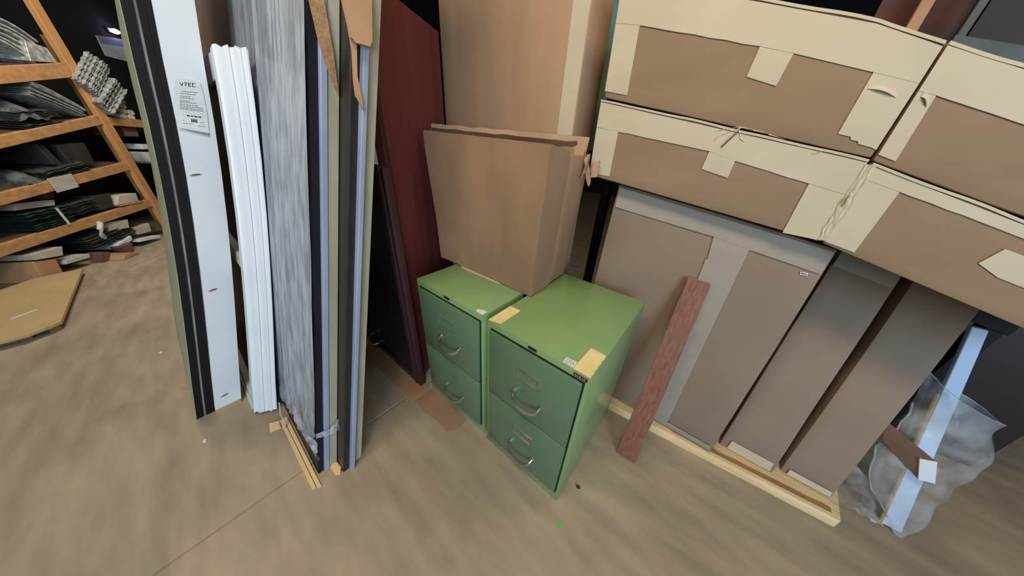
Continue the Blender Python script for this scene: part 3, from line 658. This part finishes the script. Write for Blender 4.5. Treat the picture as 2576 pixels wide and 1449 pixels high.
# 4. dark brown door beside it
dB = thing('prehung_door', (-1.4, 0.07, 0), 'dark brown leaning door with blue-grey and beige edges, nearest the red door', 'door')
MB().box(-1.90, -0.912, 0.0310, 0.0560, 0.0, ZT, KL).build('door_panel', 'dkbrown', dB, bevel=0.003)
MB().box(-1.20, -0.892, 0.0565, 0.0720, 0.0, ZT, KL).build('weatherstrip', 'bluegrey', dB, bevel=0.002)
MB().box(-1.90, -0.914, 0.0725, 0.1085, 0.012, ZT, KL).build('jamb', 'beige', dB, bevel=0.001)
b = MB(); b.prism([(-0.985, 0.000, 0.0), (-0.928, 0.004, 0.0), (-0.915, 0.022, 0.0), (-0.935, 0.034, 0.0), (-0.985, 0.03, 0.0)], (0, 0, 0.012)); o = b.build('wood_chip', 'skid'); tag(o, 'flat wood chip wedged under the gap between the two doors', 'wood chip')
# torn cardboard corner strips hanging at the top of both doors
b = MB(); b.prism([(-0.966, 0.366, 1.62), (-0.966, 0.366, 1.527), (-0.964, 0.370, 1.475), (-0.962, 0.384, 1.40), (-0.962, 0.3875, 1.43), (-0.964, 0.396, 1.50), (-0.964, 0.402, 1.62)], (0.003, 0, 0))
o = b.build('cardboard_sliver', 'bark'); tag(o, 'brown pointed cardboard sliver stuck high on the wrapped door edge', 'cardboard sliver')
b = MB(); b.prism([(-0.886, 0.412, 1.63), (-0.886, 0.410, 1.50), (-0.886, 0.399, 1.44), (-0.886, 0.396, 1.405), (-0.885, 0.411, 1.374), (-0.885, 0.413, 1.40), (-0.885, 0.4115, 1.45), (-0.886, 0.4285, 1.53), (-0.886, 0.45, 1.63)], (0.003, 0, 0))
o = b.build('cardboard_sliver', 'boxbrown'); tag(o, 'tan pointed cardboard sliver hanging from the dark brown door edge', 'cardboard sliver')
b = MB(); b.prism([(-0.882, 0.405, 1.62), (-0.882, 0.410, 1.525), (-0.882, 0.418, 1.517), (-0.882, 0.4535, 1.517), (-0.882, 0.4625, 1.53), (-0.882, 0.48, 1.62)], (0.012, 0, 0))
o = b.build('corner_block', 'boxbrown'); tag(o, 'tan cardboard corner block capping the dark brown door edge', 'corner block')
# brown wrapped panel standing behind the window unit
o = MB().box(-3.7, -1.968, -0.036, -0.010, 0, ZT, KL).build('leaning_board', 'boxdark'); tag(o, 'brown board leaning behind the window unit, seen above its white frame', 'board')

# ------------------------------------------------------------------ dark storm door and the red door beside the far cabinet
sd = thing('storm_door', (-1.42, 0.5, 0), 'dark glazed storm door with a brass handle, standing low beside the red door', 'door')
ye = 0.524
MB().box(-1.80, -1.135, ye + 0.012, ye + 0.022, 0.03, 1.18).build('glass_pane', 'glass2', sd)
b = MB()
b.box(-1.138, -1.118, ye, ye + 0.035, 0.0, 1.212); b.build('trim', 'redd', sd, bevel=0.004, seg=2)
MB().box(-1.113, -1.092, ye - 0.006, ye + 0.035, 0.0, 1.212).build('trim', 'redd', sd, bevel=0.005, seg=2)
MB().box(-1.087, -1.062, ye - 0.002, ye + 0.035, 0.0, 1.208).build('trim', 'redd', sd, bevel=0.006, seg=2)
MB().box(-1.80, -1.138, ye, ye + 0.035, 0.0, 0.035).build('bottom_rail', 'redd', sd, bevel=0.004, seg=2)
MB().box(-1.80, -1.138, ye, ye + 0.035, 1.178, 1.212).build('top_rail', 'redd', sd, bevel=0.004, seg=2)
MB().box(-1.86, -1.80, ye, ye + 0.035, 0.0, 1.212).build('stile', 'redd', sd, bevel=0.004, seg=2)
h = MB().tube([(-1.60, ye + 0.005, 0.118), (-1.604, ye - 0.028, 0.116), (-1.606, ye - 0.036, 0.085), (-1.600, ye - 0.034, 0.045), (-1.590, ye - 0.026, 0.030), (-1.578, ye + 0.004, 0.036)], 0.005, 8).build('handle', 'brass', sd)
MB().tube([(-1.535, ye + 0.012, 0.075), (-1.535, ye - 0.006, 0.075)], 0.007, 10).build('latch_button', 'brass', sd)
rd = thing('red_door', (-1.12, 0.75, 0), 'tall dark red door standing edge-on between the doors and the brown cartons', 'door')
def rdq(s, off): # s along its width, off outwards
    a = Vector((-1.108, 0.567)); c = Vector((-1.345, 1.050)); d = (c - a).normalized(); nn = Vector((d.y, -d.x))
    p = a + d * s + nn * off; return p
def rbox(s0, s1, o0, o1, z0, z1, name, m, bev=0.002):
    q = [rdq(s0, o0), rdq(s0, o1), rdq(s1, o1), rdq(s1, o0)]
    return MB().hexa([(p.x, p.y, z0) for p in q] + [(p.x, p.y, z1) for p in q]).build(name, m, rd, bevel=bev)
rbox(0.0, 0.538, -0.040, 0.0, 0.004, 1.76, 'slab', 'red')
rbox(0.0, 0.022, 0.0, 0.004, 0.004, 1.755, 'edge_moulding', 'redd')

# flattened cartons on the floor under and beside the red door
b = MB(); b.prism([(-1.66, 0.425, 0.0), (-1.005, 0.425, 0.0), (-1.000, 0.515, 0.0), (-1.025, 0.56, 0.0), (-1.66, 0.56, 0.0)], (0, 0, 0.0035))
o = b.build('floor_cardboard', 'floorcard', bevel=0.001); tag(o, 'flattened brown cardboard strip on the floor along the foot of the storm door', 'cardboard')
for xx in (-1.40, -1.20): MB().box(xx, xx + 0.002, 0.4255, 0.523, 0.0036, 0.0040).build('fold_line', 'tape2', o)
pp = [(-1.00, 0.445), (-0.90, 0.440), (-0.80, 0.452), (-0.715, 0.450), (-0.700, 0.480), (-0.690, 0.530), (-0.700, 0.562), (-1.00, 0.562)]
b = MB(); b.prism([(x, y, 0.0) for x, y in pp], (0, 0, 0.0015)); o = b.build('floor_cardboard', 'worncard'); tag(o, 'worn thin cardboard pressed into the floor before the far cabinet', 'cardboard')
# small green sticker on the floor
b = MB(); b.prism([(-0.084 + 0.0085 * math.cos(2 * PI * i / 24), 0.497 + 0.0105 * math.sin(2 * PI * i / 24), 0.0) for i in range(24)], (0, 0, 0.0006)); o = b.build('green_dot', 'dot'); tag(o, 'small bright green dot sticker on the floor before the near cabinet', 'sticker')

# ------------------------------------------------------------------ bagged white profile at the right
wp = thing('white_profile', (0.97, 1.40, 0), 'long white board in a clear bag leaning at the right end of the boxes', 'board')
def ax(s, dx, dy):   # along the leaning axis
    a = Vector((0.972, 1.378, 0.012)); c = Vector((0.812, 1.575, 0.842)); p = a.lerp(c, s); return (p.x + dx, p.y + dy, p.z)
b = MB(); b.hexa([ax(0, -0.026, 0), ax(0, 0.026, 0), ax(0, 0.026, 0.02), ax(0, -0.026, 0.02), ax(1, -0.020, 0), ax(1, 0.014, 0), ax(1, 0.014, 0.02), ax(1, -0.020, 0.02)])
b.build('board', mat('pale_blue_white', (200, 220, 246), (192, 212, 240), 0.4, 4), wp, bevel=0.002)
MB().tube([ax(0.02, -0.032, -0.004), ax(0.5, -0.031, -0.004), ax(0.70, -0.030, -0.004)], 0.006, 8).build('edge_bead', 'bare', wp)
bb = thing('small_carton', (0.88, 1.42, 0.3), 'small carton with a white end tucked into the clear bag', 'carton')
b = MB(); b.hexa([(0.905, 1.395, 0.285), (0.939, 1.400, 0.297), (0.900, 1.405, 0.385), (0.866, 1.400, 0.372), (0.790, 1.43, 0.36), (0.80, 1.455, 0.365), (0.78, 1.46, 0.43), (0.765, 1.44, 0.43)])
b.build('body', 'boxdark', bb, bevel=0.001)
b = MB(); b.hexa([(0.905, 1.394, 0.285), (0.939, 1.399, 0.297), (0.900, 1.404, 0.385), (0.866, 1.399, 0.372), (0.906, 1.390, 0.286), (0.940, 1.395, 0.298), (0.901, 1.400, 0.386), (0.867, 1.395, 0.373)])
b.build('end_panel', 'vinyl', bb)
bgp = thing('plastic_bag', (0.95, 1.40, 0), 'crumpled clear plastic bag around the white board', 'plastic bag')
def bagfn(u, v):
    s = -0.015 + 0.73 * v
    a = 2 * PI * u
    wx = 0.070 + 0.035 * v + 0.018 * noise.noise(Vector((v * 7, 0.3, 1))); wy = 0.038
    wl = 1.0 + (0.9 * max(0, 0.75 - abs(v - 0.25) * 1.6) if math.cos(a) < 0 else 0.55 * max(0, v - 0.35))
    c = ax(s, 0.010, 0.006)
    r_ = 1 + 0.20 * noise.noise(Vector((math.cos(a) * 1.5, math.sin(a) * 1.5, v * 6)))
    tap = 0.35 + 0.65 * min(1, v * 5 + 0.15)
    z = c[2] - 0.055 * math.cos(a) * (1 if v < 0.95 else 1.0)
    return (c[0] + wx * math.cos(a) * r_ * wl * tap, c[1] + wy * math.sin(a) * r_ * tap, max(0.002, z + 0.008 * noise.noise(Vector((u * 7, v * 6, 3)))))
MB().grid(bagfn, 36, 40).build('film', 'bag', bgp, smooth=70)
b = MB(); b.grid(lambda u, v: (0.792 + 0.16 * u - 0.0 * v, 1.372 + 0.05 * v, 0.004 + (0.20 - 0.14 * u) * v + 0.015 * noise.noise(Vector((u * 9, v * 9, 6)))), 16, 12)
b.build('loose_fold', 'bag', bgp, smooth=70)
MB().tube([tuple(Vector(bagfn(0.5, v / 14)) + Vector((-0.001, -0.002, 0))) for v in range(0, 12)], 0.0028, 6).build('seam', 'wrapb', bgp)  # bright milky tube standing in for the highlight along the bag's edge
MB().tube([tuple(Vector(bagfn(u / 20, 1.0))) for u in range(21)], 0.0016, 6).build('mouth_edge', 'wrapb', bgp)
# dark things standing in the gloom behind the boxes
o = MB().hexa([(2.05, 3.45, 0), (4.2, 1.95, 0), (4.25, 2.02, 0), (2.10, 3.52, 0), (2.05, 3.45, 1.35), (4.2, 1.95, 1.35), (4.25, 2.02, 1.35), (2.10, 3.52, 1.35)]).build('rusty_board', 'rust', bevel=0.004); tag(o, 'rust-red board in the gloom far behind the bagged board', 'board')
o = MB().hexa([(2.75, 2.55, 0), (3.15, 2.27, 0), (3.35, 2.50, 0), (2.95, 2.80, 0), (2.75, 2.55, 0.42), (3.15, 2.27, 0.42), (3.35, 2.50, 0.42), (2.95, 2.80, 0.42)]).build('dark_crate', 'boxdark', bevel=0.006); tag(o, 'low brown crate in the gloom at the far right edge', 'crate')
# above and behind the top row
o = MB().box(0.20, 1.0, 2.10, 2.14, 0, 2.6).build('brown_board', 'rust'); tag(o, 'dark brown panel standing behind the top row of boxes', 'board')
t_ = o
o = MB().box(0.296, 0.332, 2.02, 2.06, 0, 2.7).build('wooden_post', 'boxbrown', bevel=0.003); tag(o, 'wooden post rising behind the top row of boxes', 'post')
o = MB().box(0.430, 0.452, 2.0, 2.03, 0, 2.7).build('steel_post', 'steel', bevel=0.002); tag(o, 'thin grey steel post rising behind the top row of boxes', 'post')
o = MB().hexa([(0.42, 1.965, 1.655), (1.2, 1.965, 1.42), (1.2, 1.9995, 1.42), (0.42, 1.9995, 1.655), (0.42, 1.965, 1.735), (1.2, 1.965, 1.50), (1.2, 1.9995, 1.50), (0.42, 1.9995, 1.735)]).build('steel_rail', 'steel', bevel=0.002); tag(o, 'dark grey steel rail above the right end of the top row', 'rail')
o = MB().box(0.47, 1.4, 2.06, 2.09, 0, 2.6).build('maroon_board', 'maroon'); tag(o, 'very dark maroon panel behind the steel rail at the top right', 'board')
rf = thing('rack_frame', (-0.1, 1.53, 0), 'black steel frame in the dark gap carrying the stacked taped boxes', 'rack')
MB().box(-0.575, -0.535, 1.50, 1.56, 0, 1.14).build('post', 'black', rf, bevel=0.002)
MB().box(0.86, 0.90, 1.66, 1.72, 0, 0.88).build('post', 'black', rf, bevel=0.002)
MB().hexa([(-0.575, 1.64, 1.135), (0.90, 1.64, 0.82), (0.90, 1.72, 0.82), (-0.575, 1.72, 1.135), (-0.575, 1.64, 1.195), (0.90, 1.64, 0.88), (0.90, 1.72, 0.88), (-0.575, 1.72, 1.195)]).build('beam', 'black', rf, bevel=0.002)
MB().box(-0.575, -0.535, 1.50, 1.72, 1.14, 1.20).build('beam', 'black', rf, bevel=0.002)
MB().box(-0.80, -0.5755, 1.57, 1.66, 1.14, 1.30).build('bracket', 'black', rf, bevel=0.002)
o = MB().box(-0.745, -0.690, 1.595, 1.615, 1.301, 2.3).build('teal_board', mat('teal_paint', (150, 186, 166), (130, 164, 146), 0.5), bevel=0.002); tag(o, 'narrow teal green board showing in the gap left of the taped boxes', 'board')

# ------------------------------------------------------------------ hardboard lid lying on the floor at the left
hb = thing('hardboard_lid', (-3.9, -1.4, 0), 'tan hardboard lid lying on the floor before the rack', 'lid')
q = [(-3.273, -0.954), (-3.326, -0.878), (-3.361, -0.845), (-4.60, -0.841), (-4.53, -1.08), (-3.74, -1.67), (-3.20, -1.70)]
MB().prism([(x, y, 0.038) for x, y in q], (0, 0, 0.022)).build('top_sheet', 'hard', hb, bevel=0.002)
q2 = [(-3.330, -0.90), (-3.361, -0.862), (-4.59, -0.858), (-4.59, -0.90)]
MB().prism([(x, y, 0.0) for x, y in q2], (0, 0, 0.0375)).build('side_rail', 'hardedge', hb)
MB().prism([(-3.30, -1.75, 0), (-3.28, -0.97, 0), (-3.34, -0.97, 0), (-3.36, -1.75, 0)], (0, 0, 0.0375)).build('side_rail', 'hardedge', hb).location.x -= 0.06
MB().prism([(-3.62, -1.05, 0.0602), (-3.70, -0.965, 0.0602), (-3.715, -0.98, 0.0602), (-3.635, -1.065, 0.0602)], (0, 0, 0.0006)).build('chip_mark', 'sticker', hb)

# ------------------------------------------------------------------ the storage rack at the left
rack = thing('storage_rack', rk(0.8, -0.4, 0), 'rough timber storage rack full of strip bundles at the far left', 'rack')
def rbx(t0, t1, o0, o1, za0, zb0, za1, zb1):   # z bottom/top at t0 and at t1
    return MB().hexa([rk(t0, o1, za0), rk(t1, o1, za1), rk(t1, o0, za1), rk(t0, o0, za0), rk(t0, o1, zb0), rk(t1, o1, zb1), rk(t1, o0, zb1), rk(t0, o0, zb0)])
rbx(1.375, 1.465, 0.0, 0.045, 0, 3.2, 0, 3.2).build('post', 'post', rack, bevel=0.003)
rbx(1.50, 1.575, -0.14, -0.10, 0.0, 2.03, 0.0, 2.03).build('post', 'post', rack, bevel=0.003)
rbx(-1.0, -0.91, 0.0, 0.045, 0, 3.2, 0, 3.2).build('post', 'post', rack, bevel=0.003)
rbx(1.375, 1.465, -0.95, -0.90, 0, 3.2, 0, 3.2).build('post', 'post', rack, bevel=0.003)
rbx(3.2, 3.29, 0.0, 0.045, 0, 3.2, 0, 3.2).build('post', 'post', rack, bevel=0.003)
for (ta, za, tb, zb, h_) in ((0.9, 1.575, 1.35, 1.682, 0.115), (0.65, 1.109, 1.376, 1.278, 0.082), (0.42, 0.681, 1.365, 0.815, 0.085), (0.17, 0.297, 1.30, 0.385, 0.085)):
    sl = (zb - za) / (tb - ta); z_at = lambda t: za + sl * (t - ta)
    rbx(-1.0, 1.374, 0.0, 0.04, z_at(-1.0), z_at(-1.0) + h_, z_at(1.374), z_at(1.374) + h_).build('beam', 'beam', rack, bevel=0.003)
    rbx(-1.0, 1.374, -0.9, -0.002, z_at(-1.0) + h_ - 0.03, z_at(-1.0) + h_ - 0.004, z_at(1.374) + h_ - 0.03, z_at(1.374) + h_ - 0.004).build('shelf_board', 'deck', rack)
rbx(1.466, 3.2, 0.0, 0.04, 1.270, 1.355, 1.22, 1.305).build('beam', 'beam', rack, bevel=0.003)
rbx(1.466, 3.2, -0.9, -0.002, 1.325, 1.351, 1.275, 1.301).build('shelf_board', 'deck', rack)
rbx(1.466, 3.2, 0.0, 0.04, 0.40, 0.485, 0.36, 0.445).build('beam', 'deck', rack, bevel=0.003)

def bundle(label, t, z, ang, L, H, n, m, o0=-0.30, o1=0.03, wave=0.006, wf=30, group='bundles of strips on the rack', curve=0.0, band=None, taper=0.0):
    """a tied stack of thin wavy strips; L along the strips, H across the stack, ang in the plane of the rack"""
    th = thing('strip_bundle', rk(t, (o0 + o1) / 2, z), label, 'strip bundle', group)
    ca, sa = math.cos(ang), math.sin(ang)
    def P(a, b_, o_):
        return rk(t + a * ca - b_ * sa, o_, z + a * sa + b_ * ca)
    for i in range(n):
        bb_ = (i + 0.5) / n - 0.5
        b = MB(); N = 18; off = random.uniform(-0.02, 0.02) * L; od = random.uniform(-0.02, 0.02); ph = random.uniform(0, 0.6)
        tk = H / n * 0.36
        sec = []
        for j in range(N + 1):
            s = j / N - 0.5
            a = s * L + off + taper * bb_ * L
            c = bb_ * H * (1 + curve * s) + wave * math.sin(wf * s * L + ph) - abs(curve) * 0.15 * L * s * s
            sec.append((a, c))
        for j in range(N):
            (a0, c0), (a1, c1) = sec[j], sec[j + 1]
            b.hexa([P(a0, c0 - tk / 2, o1 + od), P(a1, c1 - tk / 2, o1 + od), P(a1, c1 - tk / 2, o0), P(a0, c0 - tk / 2, o0),
                    P(a0, c0 + tk / 2, o1 + od), P(a1, c1 + tk / 2, o1 + od), P(a1, c1 + tk / 2, o0), P(a0, c0 + tk / 2, o0)])
        b.build('strip', m, th, smooth=60)
    if band is not None:
        b = MB(); r = [P(band * L, -H / 2 - 0.006, o1 + 0.03), P(band * L + 0.02, -H / 2 - 0.006, o1 + 0.03), P(band * L + 0.02, H / 2 + 0.006, o1 + 0.03), P(band * L, H / 2 + 0.006, o1 + 0.03)]
        b.prism(r, tuple(RN * 0.003)); b.build('tie_band', 'roll', th)
    return th
bundle('pale corrugated strip bundle tilted upright beside the rack post, the upper one', 1.526, 1.745, 0.745, 0.41, 0.185, 9, 'metal_w', 0.048, 0.105, 0.0045, 75)
bundle('pale corrugated strip bundle tilted beside the rack post, the lower one', 1.585, 1.560, 0.68, 0.40, 0.155, 8, 'metal_w', 0.048, 0.115, 0.0045, 75)
bundle('fan of thin dark strips lying on the second shelf left of the post', 1.12, 1.475, -0.50, 0.36, 0.15, 9, 'metal_w', -0.3, 0.02, 0.002, 10, curve=-0.4)
bundle('low stack of fine wavy strips on the second shelf, below the fan', 0.86, 1.30, 0.14, 0.36, 0.13, 8, 'metal_d', -0.3, 0.02, 0.004, 60)
bundle('dark strip stack lying on the third shelf', 0.80, 0.855, 0.18, 0.36, 0.09, 7, 'metal_d', -0.3, 0.02, 0.004, 40)
bundle('green mesh strip bundle on the fourth shelf', 0.42, 0.485, 0.02, 0.30, 0.15, 9, 'metal_g', -0.3, 0.02, 0.004, 60, band=0.18)
bundle('grey strip stack on the fourth shelf right of the green bundle', 0.71, 0.520, 0.10, 0.28, 0.12, 7, 'metal_d', -0.3, 0.02, 0.004, 40)
bundle('dark strip stack low on the bottom of the rack', 0.72, 0.20, 0.16, 0.34, 0.13, 6, 'metal_d', -0.3, 0.02, 0.004, 30)
bundle('blackish strip stack at the bottom of the rack near the post', 0.93, 0.18, 0.20, 0.22, 0.10, 5, 'metal_d', -0.3, 0.02, 0.003, 20)
bundle('crumpled silver strips on the top shelf at the far left', 1.02, 1.96, -0.45, 0.5, 0.22, 6, 'metal_w', -0.3, 0.0, 0.02, 14, curve=0.5)
# rolls of white material beside the pale bundles
for i, (t_, z_) in enumerate(((1.66, 1.375), (1.75, 1.365), (1.69, 1.425), (1.775, 1.415), (1.715, 1.475), (1.74, 1.525), (1.76, 1.575))):
    pts = [rk(t_, -0.16, z_), rk(t_, 0.03, z_), rk(t_, 0.045, z_)]
    o = MB().tube(pts, [0.044, 0.044, 0.030], 12, ry=0.026).build('white_roll', 'roll'); tag(o, 'soft white roll, ' + ('bottom left', 'bottom right', 'second layer left', 'second layer right', 'third layer', 'second from the top', 'topmost')[i] + ' in the small pile right of the rack post', 'roll', 'white rolls piled on the rack')
# loose things on the shelves
def rthing(name, label, cat, m, quad, o0, o1, bev=0.003, amp=0.0):
    b = MB(); b.hexa([rk(*(quad[3][0], o1, quad[3][1])), rk(quad[2][0], o1, quad[2][1]), rk(quad[2][0], o0, quad[2][1]), rk(quad[3][0], o0, quad[3][1]),
                      rk(quad[0][0], o1, quad[0][1]), rk(quad[1][0], o1, quad[1][1]), rk(quad[1][0], o0, quad[1][1]), rk(quad[0][0], o0, quad[0][1])])
    o = b.build(name, m, bevel=bev, amp=amp); tag(o, label, cat); return o
rthing('cardboard_tag', 'pale cardboard tag hanging over the third shelf edge', 'tag', 'paperbox', [(0.574, 0.81), (0.781, 0.834), (0.769, 0.712), (0.574, 0.686)], 0.045, 0.05, 0.001)
rthing('dark_board', 'narrow dark panel tilted on the third shelf', 'panel', 'dark', [(0.748, 1.094), (0.80, 1.084), (0.836, 0.919), (0.768, 0.914)], -0.4, -0.02)
rthing('dark_board', 'wide dark panel tilted on the third shelf near the post', 'panel', 'dark', [(0.893, 1.083), (1.146, 1.097), (1.119, 0.907), (0.90, 0.885)], -0.4, -0.02)
rthing('white_box', 'flat white box at the left of the fourth shelf, above the green bundle', 'box', 'paperbox', [(0.317, 0.638), (0.587, 0.62), (0.560, 0.572), (0.289, 0.582)], -0.4, -0.02)
rthing('white_box', 'white box at the right end of the fourth shelf by the post', 'box', 'paperbox', [(1.09, 0.568), (1.294, 0.564), (1.270, 0.478), (1.02, 0.478)], -0.3, 0.02)
rthing('black_box', 'black box on the fourth shelf left of the white one', 'box', 'dark', [(0.88, 0.60), (1.05, 0.595), (1.0, 0.46), (0.86, 0.455)], -0.3, 0.0)
rthing('brown_carton', 'brown carton on the floor under the rack at the far left', 'carton', 'boxbrown', [(0.069, 0.185), (0.218, 0.153), (0.185, 0.003), (0.030, 0.003)], -0.3, 0.05)
rthing('brown_carton', 'tilted pale carton lying on top of the brown carton', 'carton', 'paperbox', [(0.084, 0.245), (0.313, 0.240), (0.271, 0.165), (0.085, 0.193)], -0.3, 0.06)
rthing('white_board', 'narrow white board lying at the bottom of the rack right of the cartons', 'board', 'paperbox', [(0.255, 0.118), (0.455, 0.112), (0.44, 0.072), (0.242, 0.082)], -0.4, 0.06)
rthing('carton_scrap', 'standing brown carton scrap at the foot of the rack', 'carton', 'boxdark', [(0.50, 0.11), (0.58, 0.08), (0.55, 0.002), (0.47, 0.002)], 0.0, 0.10)
rthing('carton_scrap', 'flat open carton flap on the floor at the foot of the rack', 'carton', 'boxbrown', [(0.56, 0.045), (0.69, 0.03), (0.70, 0.002), (0.52, 0.002)], 0.0, 0.22)
rthing('carton_scrap', 'dark brown carton scrap on the floor nearer the rack post', 'carton', 'boxdark', [(0.70, 0.09), (0.83, 0.10), (0.80, 0.002), (0.73, 0.002)], 0.0, 0.10)
rthing('grey_box', 'light grey box on the bottom pile below the fourth shelf', 'box', 'paperbox', [(0.82, 0.336), (1.029, 0.313), (0.99, 0.225), (0.80, 0.245)], -0.3, 0.02)
rthing('white_sheet', 'white folded sheet poking out of the bottom pile', 'sheet', 'sticker', [(0.735, 0.10), (0.923, 0.15), (0.904, 0.105), (0.72, 0.06)], -0.3, 0.05, 0.001)
rthing('white_board', 'white board lying low beside the rack post', 'board', 'sticker', [(0.986, 0.085), (1.231, 0.06), (1.218, 0.03), (0.97, 0.055)], -0.3, 0.05)
rthing('white_carton', 'small pale carton with a red end at the bottom by the post', 'box', 'paperbox', [(1.06, 0.20), (1.25, 0.21), (1.22, 0.115), (1.05, 0.12)], -0.3, 0.0)
rthing('crate_stack', 'thin red and yellow boards under the white box by the post', 'boards', 'beam', [(1.02, 0.475), (1.29, 0.476), (1.285, 0.462), (1.02, 0.464)], -0.2, 0.045, 0.001)
rthing('silver_box', 'silvery white package on the top shelf beside the post', 'package', 'metal_w', [(1.16, 1.92), (1.31, 1.90), (1.32, 1.79), (1.10, 1.76)], -0.3, 0.02)
o = MB().tube([rk(0.76, 0.0, 0.36), rk(0.71, 0.06, 0.35), rk(0.665, 0.07, 0.30), rk(0.66, 0.06, 0.24), rk(0.70, 0.02, 0.20)], 0.020, 10).build('white_loop', 'roll'); tag(o, 'loop of white plastic sticking out under the fourth shelf', 'loop')
b = MB()
b.grid(lambda u, v: rk(0.69 + 0.26 * u, -0.25 + 0.30 * v, 1.27 + 0.19 * math.sin(PI * min(1, max(0, u))) ** 0.6 * math.sin(PI * min(1, v * 0.55 + 0.40)) + 0.03 * noise.noise(Vector((u * 5, v * 5, 1)))), 16, 12)
o = b.build('grey_bag', 'greybag', smooth=60); tag(o, 'grey plastic bag lump at the left of the second shelf', 'bag')
b = MB()
b.grid(lambda u, v: rk(0.44 + 0.22 * u, -0.25 + 0.28 * v, 0.76 + 0.13 * math.sin(PI * u) ** 0.6 * math.sin(PI * min(1, v * 0.55 + 0.40)) + 0.03 * noise.noise(Vector((u * 6, v * 5, 4)))), 16, 12)
o = b.build('grey_bag', 'greybag', smooth=60); tag(o, 'grey plastic bag lump at the left of the third shelf', 'bag')
# small pale parcels on the shelf seen between the rack post and the door frames
rthing('blue_parcel', 'pale bluish parcel glimpsed right of the rack post, the upper one', 'parcel', 'sticker', [(1.72, 1.08), (1.86, 1.075), (1.84, 1.02), (1.72, 1.02)], -0.3, 0.0)
rthing('blue_parcel', 'pale bluish parcel glimpsed right of the rack post, the lower one', 'parcel', 'sticker', [(1.70, 0.99), (1.84, 0.985), (1.80, 0.85), (1.72, 0.88)], -0.3, 0.0)
rthing('grey_parcel', 'small grey-brown parcel under the shelf beam right of the rack post', 'parcel', 'boxdark', [(1.62, 1.25), (1.78, 1.255), (1.76, 1.16), (1.62, 1.16)], -0.3, 0.0)

# ------------------------------------------------------------------ lamp and notice in the dark beyond the rack
sg = thing('notice', rk(3.45, -1.04, 2.3), 'white notice with a pink edge and blue band on the dark wall beyond the rack', 'notice')
RW = -1.04
def nq(a, b_): return tuple(RN * b_)
MB().prism([rk(3.30, RW, 2.375), rk(3.70, RW, 2.43), rk(3.58, RW, 2.14), rk(3.28, RW, 2.145)], tuple(RN * 0.012)).build('board', 'sticker', sg)
MB().prism([rk(3.30, RW + 0.0125, 2.372), rk(3.69, RW + 0.0125, 2.426), rk(3.68, RW + 0.0125, 2.40), rk(3.30, RW + 0.0125, 2.345)], tuple(RN * 0.002)).build('pink_edge', 'pinkprint', sg)
MB().prism([rk(3.30, RW + 0.0125, 2.343), rk(3.68, RW + 0.0125, 2.398), rk(3.66, RW + 0.0125, 2.34), rk(3.295, RW + 0.0125, 2.29)], tuple(RN * 0.002)).build('blue_band', 'blueprint', sg)
lp_ = thing('bulb_lamp', rk(3.58, -1.04, 2.49), 'small glowing violet-white bulb on the dark wall beyond the rack', 'lamp')
MB().prism([rk(3.53, RW, 2.47), rk(3.65, RW, 2.47), rk(3.65, RW, 2.53), rk(3.53, RW, 2.53)], tuple(RN * 0.02)).build('socket', 'steel', lp_, bevel=0.004)
c_ = Vector(rk(3.585, RW + 0.055, 2.497))
MB().grid(lambda u, v: tuple(c_ + Vector((0.045 * math.sin(PI * v) * math.cos(2 * PI * u), 0.045 * math.sin(PI * v) * math.sin(2 * PI * u), 0.030 * math.cos(PI * v)))), 16, 10).build('bulb', 'bulb', lp_)

# pale flecks on the floor
for (x_, y_, lb) in ((-1.543, -0.334, 'pale chip on the floor before the black and white door frame'), (-2.546, -0.439, 'pale fleck on the open floor left of the door frame'), (-0.086, 0.669, 'dark pebble on the floor between the near cabinet and the plank')):
    b = MB(); b.prism([(x_ + 0.011 * math.cos(a_) * (1 + 0.4 * math.sin(3 * a_)), y_ + 0.007 * math.sin(a_), 0.0) for a_ in [2 * PI * k_ / 9 for k_ in range(9)]], (0, 0, 0.004))
    o = b.build('paint_chip' if 'pale' in lb else 'pebble', 'sticker' if 'pale' in lb else 'dark'); tag(o, lb, 'chip' if 'pale' in lb else 'pebble')
